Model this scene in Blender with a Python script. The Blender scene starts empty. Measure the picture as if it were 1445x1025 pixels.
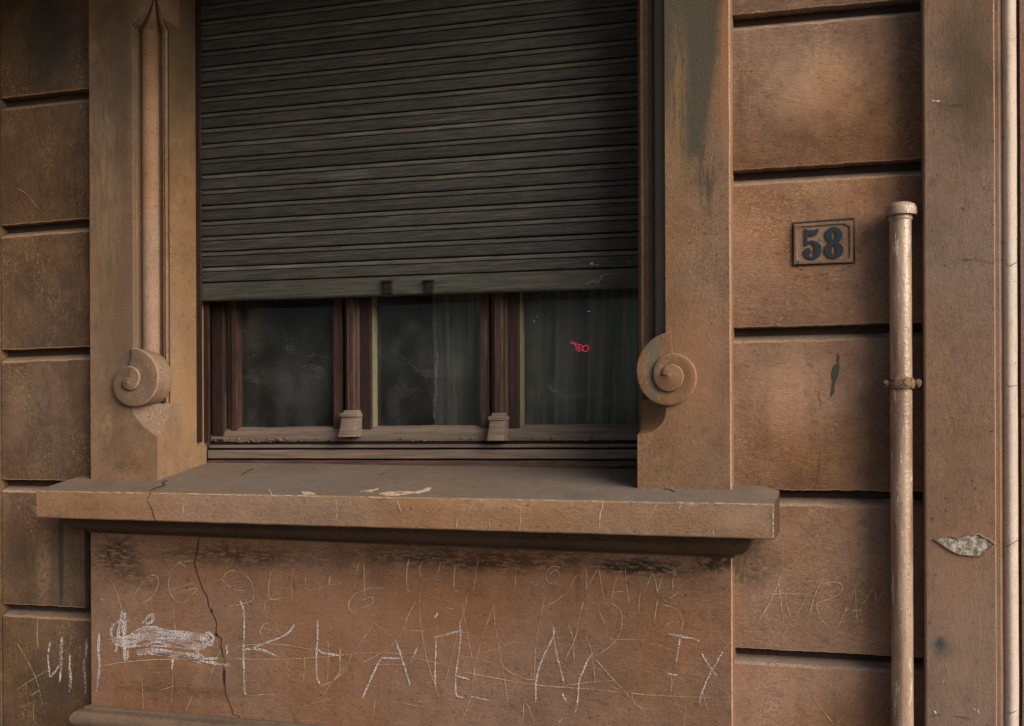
import bpy, bmesh, math, random
from mathutils import Vector, Matrix
from mathutils import noise as mnoise

random.seed(7)
SC = bpy.context.scene
COL = SC.collection
R = math.radians

# ------------------------------------------------------------------ camera
PW, PH = 1445.0, 1025.0           # photograph, pixels
FOC = 1496.0                      # focal length in those pixels
CX, CY = 722.5, 622.0             # principal column, horizon row
YAW, ROLL = math.atan(468 / 1496.0), -0.004
CAM = Vector((0.0, -2.80, 1.50))
RM = (Matrix.Rotation(YAW, 4, 'Z') @ Matrix.Rotation(R(90), 4, 'X') @ Matrix.Rotation(ROLL, 4, 'Z'))
cd = bpy.data.cameras.new('camera')
cam = bpy.data.objects.new('camera', cd)
COL.objects.link(cam)
cam.matrix_world = Matrix.Translation(CAM) @ RM
cd.sensor_fit = 'HORIZONTAL'
cd.sensor_width = 36.0
cd.lens = FOC / PW * 36.0
cd.shift_y = (CY - PH / 2) / PW
cd.clip_start, cd.clip_end = 0.05, 500.0
SC.camera = cam

# ------------------------------------------------------------------ light
SUN_AZ, SUN_EL = R(117), R(27)    # azimuth clockwise from +Y (the wall looks towards -Y)
w = bpy.data.worlds.new("World")
SC.world = w
w.use_nodes = True
wn = w.node_tree
bg = wn.nodes['Background']
sky = wn.nodes.new('ShaderNodeTexSky')
sky.sky_type = 'NISHITA'
sky.sun_disc = False
sky.sun_elevation = SUN_EL
sky.sun_rotation = SUN_AZ
sky.dust_density = 4.0
wn.links.new(sky.outputs[0], bg.inputs[0])
bg.inputs[1].default_value = 0.07
sl = bpy.data.lights.new('sun', 'SUN')
sl.energy = 3.0
sl.angle = R(46)
sl.color = (1.0, 0.90, 0.775)
sun = bpy.data.objects.new('sun', sl)
COL.objects.link(sun)
sdir = Vector((math.sin(SUN_AZ) * math.cos(SUN_EL), math.cos(SUN_AZ) * math.cos(SUN_EL), math.sin(SUN_EL)))
sun.rotation_mode = 'QUATERNION'
sun.rotation_quaternion = sdir.to_track_quat('Z', 'Y')
sun.location = (4, -4, 5)
SC.view_settings.view_transform = 'Standard'
SC.view_settings.look = 'None'
SC.view_settings.gamma = 1.0
SC.view_settings.use_curve_mapping = False
SC.view_settings.exposure = 0.32
SC.render.engine = 'CYCLES'
SC.cycles.max_bounces = 8
SC.cycles.denoising_prefilter = 'NONE'
SC.cycles.transparent_max_bounces = 16


# ------------------------------------------------------------------ photo pixel -> point on a vertical plane of the facade
def W(u, v, y=0.0):
    d = RM.to_3x3() @ Vector(((u - CX) / FOC, (CY - v) / FOC, -1.0))
    return CAM + d * ((y - CAM.y) / d.y)


def X(u, y=0.0, v=500):
    return W(u, v, y).x


def Z(v, u, y=0.0):
    return W(u, v, y).z


def px(u, y=0.0):                   # metres per photo pixel (vertical) there
    return W(u, 500, y).z - W(u, 501, y).z


# ------------------------------------------------------------------ mesh helpers
class MB:
    def __init__(s):
        s.v, s.f, s.m = [], [], []

    def add(s, vs, fs, mi=0):
        b = len(s.v)
        s.v += [tuple(p) for p in vs]
        for k, f in enumerate(fs):
            s.f.append([i + b for i in f])
            s.m.append(mi[k] if isinstance(mi, list) else mi)

    def box(s, x0, x1, y0, y1, z0, z1, bev=0.0, mi=0):
        if bev <= 0:
            P = [(x, y, z) for z in (z0, z1) for y in (y0, y1) for x in (x0, x1)]
            s.add(P, [(0, 2, 3, 1), (4, 5, 7, 6), (0, 1, 5, 4), (2, 6, 7, 3), (0, 4, 6, 2), (1, 3, 7, 5)], mi)
            return
        bm = bmesh.new()
        bmesh.ops.create_cube(bm, size=1)
        for q in bm.verts:
            q.co = ((x0 + x1) / 2 + q.co.x * (x1 - x0), (y0 + y1) / 2 + q.co.y * (y1 - y0), (z0 + z1) / 2 + q.co.z * (z1 - z0))
        bmesh.ops.bevel(bm, geom=bm.edges[:], offset=bev, segments=2, affect='EDGES', profile=0.6)
        s.bm(bm, mi)

    def bm(s, bm, mi=0):
        bm.verts.index_update()
        s.add([q.co[:] for q in bm.verts], [[q.index for q in f.verts] for f in bm.faces], mi)
        bm.free()

    def loft(s, loops, closed=True, caps=True, mi=0, flip=False):
        n = len(loops[0])
        vs = [p for L in loops for p in L]
        fs, ms = [], []
        for i in range(len(loops) - 1):
            for j in range(n if closed else n - 1):
                k = (j + 1) % n
                q = (i * n + j, i * n + k, (i + 1) * n + k, (i + 1) * n + j)
                fs.append(q[::-1] if flip else q)
                ms.append(mi(i, j) if callable(mi) else mi[j] if isinstance(mi, list) else mi)
        if caps and closed:
            a = list(range(n)); b = [(len(loops) - 1) * n + j for j in range(n)]
            fs.append(a if flip else a[::-1]); ms.append(0)
            fs.append(b[::-1] if flip else b); ms.append(0)
        s.add(vs, fs, ms)

    def prism(s, pts, y0, y1, mi=0):   # pts in (x, z), y0 front
        n = len(pts)
        a = [(p[0], y0, p[1]) for p in pts] + [(p[0], y1, p[1]) for p in pts]
        fs = [list(range(n)), list(range(2 * n - 1, n - 1, -1))]
        for i in range(n):
            k = (i + 1) % n
            fs.append((i, i + n, k + n, k))
        s.add(a, fs, mi)

    def lathe(s, c, prof, n=28, mi=0, wob=0.0):
        loops = []
        for (r, z) in prof:
            loops.append([(c[0] + r * math.cos(2 * math.pi * j / n) * (1 + wob * mnoise.noise((j * .7, z * 40, 3))),
                           c[1] + r * math.sin(2 * math.pi * j / n), c[2] + z) for j in range(n)])
        s.loft(loops, mi=mi)

    def build(s, name, mats, parent=None, smooth=False, fix=True):
        me = bpy.data.meshes.new(name)
        me.from_pydata(s.v, [], s.f)
        for m in (mats if isinstance(mats, (list, tuple)) else [mats]):
            me.materials.append(m)
        me.polygons.foreach_set('material_index', s.m)
        if fix:
            bm = bmesh.new(); bm.from_mesh(me)
            bmesh.ops.recalc_face_normals(bm, faces=bm.faces[:])
            bm.to_mesh(me); bm.free()
        if smooth:
            me.polygons.foreach_set('use_smooth', [True] * len(me.polygons))
            if smooth is not True:
                me.set_sharp_from_angle(angle=R(smooth))
        me.update()
        return put(name, me, parent)


def put(name, me, parent=None):
    o = bpy.data.objects.new(name, me)
    COL.objects.link(o)
    if parent is not None:
        o.parent = parent
        base = parent
        off = Vector((0, 0, 0))
        while base is not None:
            off += base.location
            base = base.parent
        o.location = -off if parent.parent is None else Vector((0, 0, 0)) - (off - Vector((0, 0, 0)))
    return o


def thing(name, label, cat, loc, group=None):
    o = bpy.data.objects.new(name, None)
    COL.objects.link(o)
    o.location = loc
    o.empty_display_size = .1
    o['label'] = label
    o['category'] = cat
    if group:
        o['group'] = group
    return o


# ------------------------------------------------------------------ node helpers
class NT:
    def __init__(s, name):
        s.m = bpy.data.materials.new(name)
        s.m.use_nodes = True
        s.t = s.m.node_tree
        s.t.nodes.clear()
        s.out = s.n('ShaderNodeOutputMaterial')
        s.pos = s.n('ShaderNodeNewGeometry').outputs['Position']

    def n(s, typ, **kw):
        a = s.t.nodes.new(typ)
        for k, v in kw.items():
            setattr(a, k, v)
        return a

    def put(s, sock, val):
        if hasattr(val, 'is_linked') or hasattr(val, 'links'):
            s.t.links.new(val, sock)
        else:
            sock.default_value = val

    def mapp(s, scale, off=(0, 0, 0), vec=None):
        a = s.n('ShaderNodeMapping')
        s.put(a.inputs['Vector'], vec or s.pos)
        a.inputs['Scale'].default_value = scale
        a.inputs['Location'].default_value = off
        return a.outputs[0]

    def noise(s, scale, detail=4, rough=.55, vec=None, dist=0.0, col=False):
        a = s.n('ShaderNodeTexNoise')
        s.put(a.inputs['Vector'], vec or s.pos)
        a.inputs['Scale'].default_value = scale
        a.inputs['Detail'].default_value = detail
        a.inputs['Roughness'].default_value = rough
        a.inputs['Distortion'].default_value = dist
        return a.outputs['Color' if col else 'Fac']

    def ramp(s, fac, a, b, lo=0.0, hi=1.0, smooth=True):
        q = s.n('ShaderNodeMapRange', interpolation_type='SMOOTHSTEP' if smooth else 'LINEAR')
        s.put(q.inputs[0], fac)
        for i, val in enumerate((a, b, lo, hi)):
            q.inputs[1 + i].default_value = val
        return q.outputs[0]

    def math(s, op, a, b=0.0):
        q = s.n('ShaderNodeMath', operation=op)
        s.put(q.inputs[0], a)
        s.put(q.inputs[1], b)
        return q.outputs[0]

    def mix(s, fac, a, b, mode='MIX'):
        q = s.n('ShaderNodeMix', data_type='RGBA', blend_type=mode)
        s.put(q.inputs[0], fac)
        s.put(q.inputs[6], a if not isinstance(a, tuple) else (*a, 1))
        s.put(q.inputs[7], b if not isinstance(b, tuple) else (*b, 1))
        return q.outputs[2]

    def bump(s, h, dist, strength=1.0, nrm=None):
        q = s.n('ShaderNodeBump')
        q.inputs['Strength'].default_value = strength
        q.inputs['Distance'].default_value = dist
        s.put(q.inputs['Height'], h)
        if nrm is not None:
            s.put(q.inputs['Normal'], nrm)
        return q.outputs[0]

    def bsdf(s, col, rough=.8, nrm=None, spec=.3, metal=0.0, **kw):
        b = s.n('ShaderNodeBsdfPrincipled')
        s.put(b.inputs['Base Color'], col if not isinstance(col, tuple) else (*col, 1))
        s.put(b.inputs['Roughness'], rough)
        b.inputs['Metallic'].default_value = metal
        b.inputs['Specular IOR Level'].default_value = spec
        if nrm is not None:
            s.put(b.inputs['Normal'], nrm)
        return b

    def done(s, b):
        s.t.links.new(b.outputs[0], s.out.inputs[0])
        return s.m

    def blob(s, u, v, ru, rv, y=0.0, hard=.3, dist=.5, nsc=9.0, seed=0.0):
        """irregular patch centred on photo pixel (u, v) of the facade plane y, radii in photo pixels"""
        c = W(u, v, y)
        p = px(u, y)
        rx, rz = ru * p, rv * p
        nz = s.noise(nsc, 5, .65, vec=s.mapp((1, 1, 1), (seed, seed * 2, -seed)), col=True)
        sub = s.n('ShaderNodeVectorMath', operation='SUBTRACT')
        s.put(sub.inputs[0], nz)
        sub.inputs[1].default_value = (.5, .5, .5)
        scl = s.n('ShaderNodeVectorMath', operation='SCALE')
        s.put(scl.inputs[0], sub.outputs[0])
        scl.inputs['Scale'].default_value = dist * 2
        q = s.mapp((1 / rx, 0, 1 / rz), (-c.x / rx, 0, -c.z / rz))
        ad = s.n('ShaderNodeVectorMath', operation='ADD')
        s.put(ad.inputs[0], q)
        s.put(ad.inputs[1], scl.outputs[0])
        fl = s.n('ShaderNodeVectorMath', operation='MULTIPLY')
        s.put(fl.inputs[0], ad.outputs[0])
        fl.inputs[1].default_value = (1, 0, 1)
        ln = s.n('ShaderNodeVectorMath', operation='LENGTH')
        s.put(ln.inputs[0], fl.outputs[0])
        return s.ramp(ln.outputs['Value'], hard, 1.0, 1.0, 0.0)


def stucco(name, base, dark, light, tool='h', stains_and_shade=(), speck=.5, streak=.5, tone=.6, bumpk=1.0, rough=.82, seed=0.0, pits=.6, y=0.0):
    t = NT(name)
    off = (seed, seed * 1.7, seed * .6)
    big = t.noise(2.6, 6, .6, vec=t.mapp((1, 1, 1), off))
    c = t.mix(t.math('MULTIPLY', t.ramp(big, .40, .68), tone), base, dark)
    st = t.noise(1.0, 5, .6, vec=t.mapp((13, 13, .9), off), dist=.3)
    c = t.mix(t.math('MULTIPLY', t.ramp(st, .48, .72), streak), c, dark)
    mid = t.noise(11, 5, .65, vec=t.mapp((1, 1, 1.25), off))
    c = t.mix(t.ramp(mid, .3, .75, -.0, .30), c, light)
    sp2 = t.noise(1.0, 6, .72, vec=t.mapp((34, 34, 30), (seed + 7, 1, 8)))
    c = t.mix(t.ramp(sp2, .53, .70, 0, .55), c, dark)
    c = t.mix(t.ramp(sp2, .45, .30, 0, .32), c, light)
    # tooling lines of the float / brush
    sc = {'h': (30, 30, 105), 'v': (100, 100, 24), 'n': (120, 120, 100)}[tool]
    tl = t.noise(1.0, 4, .7, vec=t.mapp(sc, off), dist=.8)
    c = t.mix(t.ramp(tl, .45, .28, 0, .38), c, dark)
    gr = t.noise(1.0, 2, .8, vec=t.mapp((330, 330, 330), off))
    c = t.mix(t.ramp(gr, .62, .38, 0, .34), c, dark)
    c = t.mix(t.ramp(gr, .55, .75, 0, .30), c, light)
    # worn flecks where the top coat has gone
    fl = t.noise(1.0, 3, .8, vec=t.mapp((150, 150, 105) if tool != 'h' else (95, 95, 165), off))
    msk = t.ramp(t.noise(1.0, 4, .6, vec=t.mapp((9, 9, 3.2), (seed + 4, 2, 1))), .42, .68)
    f2 = t.math('MULTIPLY', t.ramp(fl, .53, .62), msk)
    c = t.mix(t.math('MULTIPLY', f2, speck), c, light)
    d2 = t.ramp(t.noise(1.0, 3, .75, vec=t.mapp((150, 150, 115), (seed + 9, 5, 3))), .43, .33)
    c = t.mix(t.math('MULTIPLY', d2, .55), c, dark)
    pit = t.ramp(t.noise(70, 2, .5, vec=t.mapp((1, 1, 1), (seed + 3, 0, 0))), .31, .25)
    c = t.mix(t.math('MULTIPLY', pit, pits), c, (.03, .02, .015))
    for i, s in enumerate(stains_and_shade):  # list holds real staining and painted-in shade alike
        (u, v, ru, rv, scol, amt) = s[:6]
        opt = s[6] if len(s) > 6 else {}
        o2 = dict(opt)
        brk = o2.pop('brk', 0.0)
        m = t.blob(u, v, ru, rv, o2.pop('y', y), seed=i * 1.37 + seed, **o2)
        if brk:
            bn = t.noise(1.0, 5, .7, vec=t.mapp((62, 62, 62) if brk < 2 else ((40, 40, 150) if brk < 3 else (85, 85, 10)), (i, i, i)))
            m = t.math('MULTIPLY', m, t.ramp(bn, .38, .56))
        c = t.mix(t.math('MULTIPLY', m, amt), c, scol)
    rnd = t.n('ShaderNodeObjectInfo').outputs['Random']
    hs = t.n('ShaderNodeHueSaturation')
    t.put(hs.inputs['Color'], c)
    t.put(hs.inputs['Value'], t.ramp(rnd, 0, 1, .87, 1.13, False))
    t.put(hs.inputs['Saturation'], t.ramp(t.noise(1.7, 3, .5, vec=t.mapp((1, 1, 1), (seed + 2, 7, 7))), .35, .65, .88, 1.14))
    c = hs.outputs[0]
    h = t.math('ADD', t.math('MULTIPLY', tl, .9), t.math('MULTIPLY', fl, .55))
    h = t.math('ADD', h, t.math('MULTIPLY', mid, .7))
    h = t.math('ADD', h, t.math('MULTIPLY', gr, .35))
    n1 = t.bump(h, .0024 * bumpk, 1.0)
    n2 = t.bump(t.noise(5, 3, .5), .02 * bumpk, .35, n1)
    return t.done(t.bsdf(c, rough, n2, .25))


def wood(name, base, dark, light, axis='x', spec=.3, rough=.6, worn=.5, bumpk=1.0, seed=0.0, scale=1.0):
    t = NT(name)
    rnd = t.n('ShaderNodeObjectInfo').outputs['Random']
    cmb = t.n('ShaderNodeCombineXYZ')
    for i in range(3):
        t.put(cmb.inputs[i], t.math('MULTIPLY', rnd, 37.0 + i))
    ad = t.n('ShaderNodeVectorMath', operation='ADD')
    t.put(ad.inputs[0], t.pos); t.put(ad.inputs[1], cmb.outputs[0])
    sc = (11 * scale, 90 * scale, 260 * scale) if axis == 'x' else (260 * scale, 90 * scale, 11 * scale)
    g = t.noise(1.0, 5, .7, vec=t.mapp(sc, (seed,) * 3, ad.outputs[0]), dist=.5)
    c = t.mix(t.ramp(g, .40, .62), base, dark)
    lg = t.noise(1.0, 4, .65, vec=t.mapp(tuple(q * .45 for q in sc), (seed + 3,) * 3, ad.outputs[0]))
    msk = t.ramp(t.noise(3.0, 4, .6, vec=t.mapp((1, 1, 3) if axis == 'x' else (3, 1, 1), (seed,) * 3, ad.outputs[0])), .4, .7)
    c = t.mix(t.math('MULTIPLY', t.math('MULTIPLY', t.ramp(lg, .5, .66), msk), worn), c, light)
    hs = t.n('ShaderNodeHueSaturation')
    t.put(hs.inputs['Color'], c)
    t.put(hs.inputs['Value'], t.ramp(rnd, 0, 1, .85, 1.15, False))
    h = t.math('ADD', g, t.math('MULTIPLY', t.noise(160, 2), .4))
    return t.done(t.bsdf(hs.outputs[0], rough, t.bump(h, .0016 * bumpk, .8), spec))


BLACK = (.020, .015, .012)
GREEN = (.050, .050, .040)
# paint and render, base colours
BASE, DARK, LIGHT = (.295, .155, .090), (.088, .052, .036), (.52, .31, .185)
M_right = stucco('render_right', BASE, DARK, LIGHT, 'h', [
    (1150, 125, 105, 85, (.50, .30, .185), .6, dict(hard=.0, dist=.8, nsc=14)),
    (1165, 110, 90, 80, (.52, .32, .20), .5, dict(hard=.0, brk=1)),
    (1115, 555, 75, 90, (.46, .26, .155), .5, dict(hard=.0, dist=.8, nsc=14)),
    (1130, 560, 85, 90, (.50, .30, .18), .45, dict(hard=.0, brk=1)),
    (1222, 640, 40, 120, (.14, .09, .056), .35, dict(hard=.0, brk=1)),  # wide dark bands left of the pipe, shading painted in
    (1210, 820, 45, 110, (.13, .080, .050), .40, dict(hard=.0, brk=1)),
    (1282, 150, 20, 150, (.12, .08, .055), .4, dict(hard=.0, brk=1)),  # dark band beside the door surround, its shade painted in
    (1055, 800, 60, 50, (.06, .042, .030), .65, dict(hard=.1, brk=1)),
    (1242, 400, 18, 110, (.10, .070, .048), .4, dict(hard=.0, brk=1)),  # soft shadow left of the pipe, painted into the colour
    (1242, 600, 16, 130, (.10, .070, .048), .4, dict(hard=.0, brk=1)),  # same painted pipe shadow, lower down
    (1200, 1010, 60, 60, (.10, .066, .046), .5, dict(hard=.0)),
    (1045, 150, 14, 150, (.09, .055, .036), .5, dict(hard=.0, brk=3)),
    (1160, 262, 60, 26, (.46, .29, .18), .4, dict(hard=.0, brk=1)),
], speck=.55, streak=.25, tone=.5, seed=1.0)
M_left = stucco('render_left', (.130, .080, .054), (.055, .040, .031), (.36, .235, .135), 'v', [  # base kept dark to stand for the dim left side
    (70, 50, 75, 130, (.045, .040, .034), .8, dict(hard=.1)),  # shade at the upper left, painted in
    (95, 240, 45, 90, (.055, .045, .036), .6, dict(hard=.0, brk=3)),
    (95, 430, 45, 70, (.060, .046, .036), .6, dict(hard=.0, brk=3)),
    (86, 780, 6, 110, (.045, .052, .048), .9, dict(hard=.5, dist=.3)),
    (30, 780, 34, 60, (.075, .055, .042), .6, dict(hard=.0)),
    (62, 800, 18, 70, (.40, .26, .15), .5, dict(hard=.2, brk=1)),
    (70, 960, 55, 60, (.055, .048, .044), .7, dict(hard=.0)),
    (25, 590, 34, 80, (.24, .145, .092), .5, dict(hard=.0)),
], speck=.75, streak=.6, tone=.55, seed=2.0)
M_jamb = stucco('render_jamb', (.240, .143, .090), (.088, .062, .042), (.42, .27, .165), 'n', [
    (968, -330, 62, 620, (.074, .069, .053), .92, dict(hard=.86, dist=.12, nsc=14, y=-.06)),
    (924, 200, 15, 420, (.15, .138, .102), .9, dict(hard=.8, dist=.1, y=-.03)),
    (996, 250, 18, 90, (.062, .058, .044), .85, dict(hard=.2, brk=3, y=-.06)),
    (957, 170, 22, 200, (.27, .165, .075), .75, dict(hard=.1, brk=3, y=-.06)),
    (1024, 120, 9, 140, (.30, .165, .105), .9, dict(hard=.6, dist=.25, y=-.06)),
    (985, 520, 60, 160, (.34, .190, .118), .6, dict(hard=.0, y=-.06)),
    (160, 60, 60, 330, (.080, .060, .041), .8, dict(hard=.2, y=-.06)),  # dim upper part of the left jamb, shade painted in
    (165, 420, 60, 300, (.125, .083, .055), .7, dict(hard=.3, y=-.06)),  # same painted shade carried down the jamb
    (150, 300, 34, 330, (.32, .21, .12), .5, dict(hard=.1, brk=3, y=-.06)),
    (155, 430, 36, 120, (.13, .085, .056), .4, dict(hard=.1, y=-.06)),
    (180, 660, 40, 12, (.07, .058, .036), .5, dict(hard=.1, brk=2, y=-.06)),
    (152, 595, 16, 40, (.33, .22, .125), .45, dict(hard=.2, brk=1, y=-.06)),
    (1025, 690, 30, 9, (.12, .08, .05), .5, dict(hard=.1, brk=2, y=-.06)),
], speck=.6, streak=.22, tone=.35, bumpk=.7, seed=3.0)
M_ochre = stucco('render_reveal', (.255, .155, .088), (.11, .072, .044), (.42, .275, .15), 'n', [
    (262, 40, 50, 330, (.085, .065, .040), .8, dict(hard=.2, y=.03)),  # top of the reveal darkened, its shade put into the colour
    (262, 560, 50, 120, (.34, .20, .10), .4, dict(hard=.0, y=.03)),  # lower reveal lightened, its caught light put into the colour
], speck=.6, streak=.2, tone=.4, seed=3.6)
M_flute = stucco('render_flute', (.33, .20, .130), (.14, .09, .062), (.46, .30, .195), 'n', [
    (212, 40, 40, 110, (.13, .088, .058), .7, dict(hard=.2, y=-.04)),  # upper left flute darkened, shade put into the colour
    (925, 150, 30, 300, (.17, .155, .115), .9, dict(hard=.6, y=-.04)),
    (930, 420, 20, 70, (.17, .155, .115), .8, dict(hard=.4, y=-.04)),
], speck=.4, streak=.15, tone=.3, seed=5.0)
M_door = stucco('render_door_surround', (.268, .168, .122), (.115, .082, .055), (.40, .265, .19), 'v', [
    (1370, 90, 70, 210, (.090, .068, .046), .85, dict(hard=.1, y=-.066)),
    (1320, 330, 30, 60, (.13, .095, .065), .5, dict(hard=.0, y=-.066)),
    (1352, 840, 60, 200, (.34, .205, .140), .5, dict(hard=.0, y=-.066)),
    (1327, 908, 10, 13, (.020, .042, .055), .92, dict(hard=.15, dist=.22, nsc=40, y=-.066)),
    (1331, 915, 24, 28, (.075, .090, .080), .6, dict(hard=.0, dist=.35, nsc=30, y=-.066)),
], speck=.35, streak=.3, tone=.3, bumpk=.55, seed=6.0)
M_splay = stucco('lit_splay_paint', (.64, .53, .46), (.40, .30, .235), (.74, .645, .575), 'v', speck=.4, streak=.45, tone=.3, bumpk=.6, seed=7.0)  # pale colour stands for light caught on the right-facing splay
M_apron = stucco('render_apron', (.285, .156, .098), (.085, .052, .037), (.46, .27, .175), 'h', [
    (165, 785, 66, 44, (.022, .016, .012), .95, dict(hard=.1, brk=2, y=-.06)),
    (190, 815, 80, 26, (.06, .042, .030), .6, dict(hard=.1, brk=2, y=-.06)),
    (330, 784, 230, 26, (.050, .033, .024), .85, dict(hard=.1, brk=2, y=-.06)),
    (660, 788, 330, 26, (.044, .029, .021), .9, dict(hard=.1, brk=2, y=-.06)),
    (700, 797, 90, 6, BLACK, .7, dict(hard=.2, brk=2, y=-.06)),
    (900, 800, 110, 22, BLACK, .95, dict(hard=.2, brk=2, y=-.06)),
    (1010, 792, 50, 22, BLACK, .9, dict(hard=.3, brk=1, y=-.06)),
    (815, 812, 9, 55, (.06, .042, .034), .6, dict(hard=.1, brk=3, y=-.06)),
    (250, 975, 170, 14, (.085, .052, .035), .6, dict(hard=.1, brk=2, y=-.06)),
    (560, 880, 330, 70, (.315, .170, .104), .5, dict(hard=.0, y=-.06)),
    (270, 930, 50, 30, (.35, .190, .115), .6, dict(hard=.0, y=-.06)),
], speck=.3, streak=.12, tone=.4, seed=8.0)
M_silltop = stucco('dusty_sill_top', (.205, .158, .126), (.115, .088, .070), (.30, .235, .19), 'n', [], speck=.2, streak=.0, tone=.45, bumpk=.6, rough=.9, seed=9.0, pits=.3)
M_sill = stucco('render_sill_front', (.335, .195, .118), (.170, .105, .070), (.47, .31, .20), 'h', [
    (1040, 735, 60, 26, (.42, .27, .18), .6, dict(hard=.1, y=-.21)),
    (690, 710, 160, 14, (.47, .30, .17), .5, dict(hard=.1, brk=1, y=-.21)),
], speck=.45, streak=.12, tone=.4, seed=10.0)
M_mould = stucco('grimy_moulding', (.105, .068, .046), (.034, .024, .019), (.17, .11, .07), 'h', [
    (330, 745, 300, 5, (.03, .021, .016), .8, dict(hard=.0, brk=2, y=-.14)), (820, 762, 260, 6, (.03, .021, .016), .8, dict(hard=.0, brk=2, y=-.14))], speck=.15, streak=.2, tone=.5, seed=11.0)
M_worn = stucco('worn_edge', (.42, .27, .175), (.22, .135, .088), (.58, .42, .30), 'n', [], speck=.6, streak=.3, tone=.6, bumpk=1.4, seed=12.0)
M_ledge = stucco('grey_joint_ledge', (.27, .205, .165), (.14, .105, .085), (.38, .29, .23), 'h', [], speck=.2, streak=.2, tone=.5, seed=13.0)  # joint ledges, greyer and lighter than the block faces
M_basem = stucco('weathered_base_moulding', (.150, .108, .082), (.075, .056, .044), (.25, .18, .135), 'h', [], speck=.3, streak=.1, tone=.5, seed=13.5)
M_core = stucco('joint_back', (.070, .045, .032), (.035, .024, .019), (.11, .07, .05), 'h', [], speck=.1, seed=14.0)


def flat(name, col, rough=.7, spec=.3, bump=0.0, sc=200, var=.25):
    t = NT(name)
    c = t.mix(t.ramp(t.noise(sc * .2, 4), .35, .7, 0, var), col, tuple(q * .35 for q in col))
    nrm = t.bump(t.noise(sc, 3), bump, .8) if bump else None
    return t.done(t.bsdf(c, rough, nrm, spec))


M_slat = wood('weathered_shutter_paint', (.060, .060, .054), (.028, .028, .026), (.118, .110, .094), 'x', spec=.25, rough=.7, worn=.75)
M_tongue = wood('weathered_shutter_edge', (.110, .098, .083), (.055, .048, .040), (.190, .168, .138), 'x', spec=.25, rough=.75, worn=.6, seed=5)
M_rail = wood('shutter_bottom_rail_paint', (.088, .087, .072), (.050, .050, .042), (.180, .155, .120), 'x', spec=.25, rough=.65, worn=.7, seed=9, scale=.7)
M_frame = wood('maroon_frame_paint', (.040, .019, .015), (.017, .010, .009), (.100, .066, .053), 'z', spec=.35, rough=.55, worn=.5)
M_stile = wood('worn_maroon_stile', (.078, .041, .031), (.032, .018, .015), (.165, .115, .092), 'z', spec=.3, rough=.6, worn=.7, seed=4)
M_dust = wood('dust_covered_wood', (.205, .160, .132), (.140, .105, .088), (.28, .225, .185), 'x', spec=.15, rough=.9, worn=.5, seed=3, bumpk=.7, scale=.5)
M_duststrip = wood('dusty_red_strip', (.150, .090, .072), (.080, .045, .038), (.22, .165, .135), 'x', spec=.15, rough=.9, worn=.6, seed=8)
M_putty = flat('pale_putty', (.22, .20, .13), .8)
M_black = flat('near_black', (.012, .010, .009), .9)  # near-black for shutter stops and the filler behind the window ledges
M_room = flat('dim_room_paint', (.10, .11, .10), .9)
M_crack = flat('crack_dark', (.030, .020, .014), .95)  # flat dark strips: shade and dirt inside cracks put into one colour
M_softcrack = None
M_pale = flat('bare_plaster', (.52, .43, .35), .9, .2, .001, 300)


def grainy(name, col, sc, lo, hi, amt=1.0):
    t = NT(name)
    n = t.math('MULTIPLY', t.ramp(t.noise(sc, 3, .7), lo, hi), t.ramp(t.noise(16, 3, .6), .36, .58, .30, 1.0))
    b = t.bsdf(col, .95, None, .1)
    tr = t.n('ShaderNodeBsdfTransparent')
    mx = t.n('ShaderNodeMixShader')
    t.put(mx.inputs[0], t.math('MULTIPLY', n, amt))
    t.t.links.new(tr.outputs[0], mx.inputs[1])
    t.t.links.new(b.outputs[0], mx.inputs[2])
    return t.done(mx)


M_softcrack = grainy('hairline_crack', (.045, .030, .022), 160, .38, .56, .85)
M_chalk = grainy('chalk', (.78, .75, .78), 270, .47, .53, .95)
M_scratch = grainy('scratched_paint', (.58, .43, .32), 140, .31, .50, .95)
M_yellow = grainy('yellow_chalk', (.62, .44, .16), 260, .40, .56, .85)
M_vein = grainy('pale_filler', (.60, .46, .34), 150, .30, .50, .95)
M_soft = grainy('lifted_paint_edge', (.50, .35, .25), 200, .42, .58, .8)

# ------------------------------------------------------------------ ground and room (setting)
PAVE = flat('pavement_concrete', (.26, .25, .235), .85, .2, .002, 60)
ROAD = flat('asphalt', (.05, .05, .05), .9, .2, .002, 60)


def structure(mb, name, mat):
    o = mb.build(name, mat)
    o['kind'] = 'structure'
    return o


g = MB(); g.box(-40, 40, -4.0, 1.0, -.2, 0.0); structure(g, 'pavement', PAVE)
g = MB(); g.box(-120, 120, -120, -4.0, -.3, -.13); structure(g, 'road', ROAD)

# ------------------------------------------------------------------ key lines of the facade
YJ, YS, YSH = -.06, -.21, .156          # jamb face, sill front, shutter plane
ZTOP = 3.08
LX0, LXF, LXA = X(126, YJ), X(187.5, YJ), X(222, YJ, 640)      # left jamb: outer edge, chamfer start, arris
RXA, RXF, RX1 = X(899.5, YJ, 650), X(939.5, YJ), X(1032, YJ)   # right jamb
YC = YJ + .066
SHL, SHR = X(285.5, YSH), X(903, YSH)
DX0 = X(1304, -.066)                      # door surround left edge
print('jambs', LX0, LXF, LXA, RXA, RXF, RX1, 'shutter', SHL, SHR, 'sill', X(50, YS), X(1092, YS))

facade = thing('building_facade', 'brown rendered street facade with grooved blocks around a shuttered window', 'building', (0, .1, 0))

# joint rows measured in the photograph: (left u=0, left u=125), (right u=1035, right u=1297)
JL = [(139, 124.9), (319, 308.5), (494.5, 489.3), (677, 679.0), (852.3, 858.4)]
JR = [(21.5, -3.0), (240.8, 224.0), (462.7, 455.2), (690.8, 694.1), (914.3, 928.4)]
GAPH, CHAM, GD = .0200, .0185, .030


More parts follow.
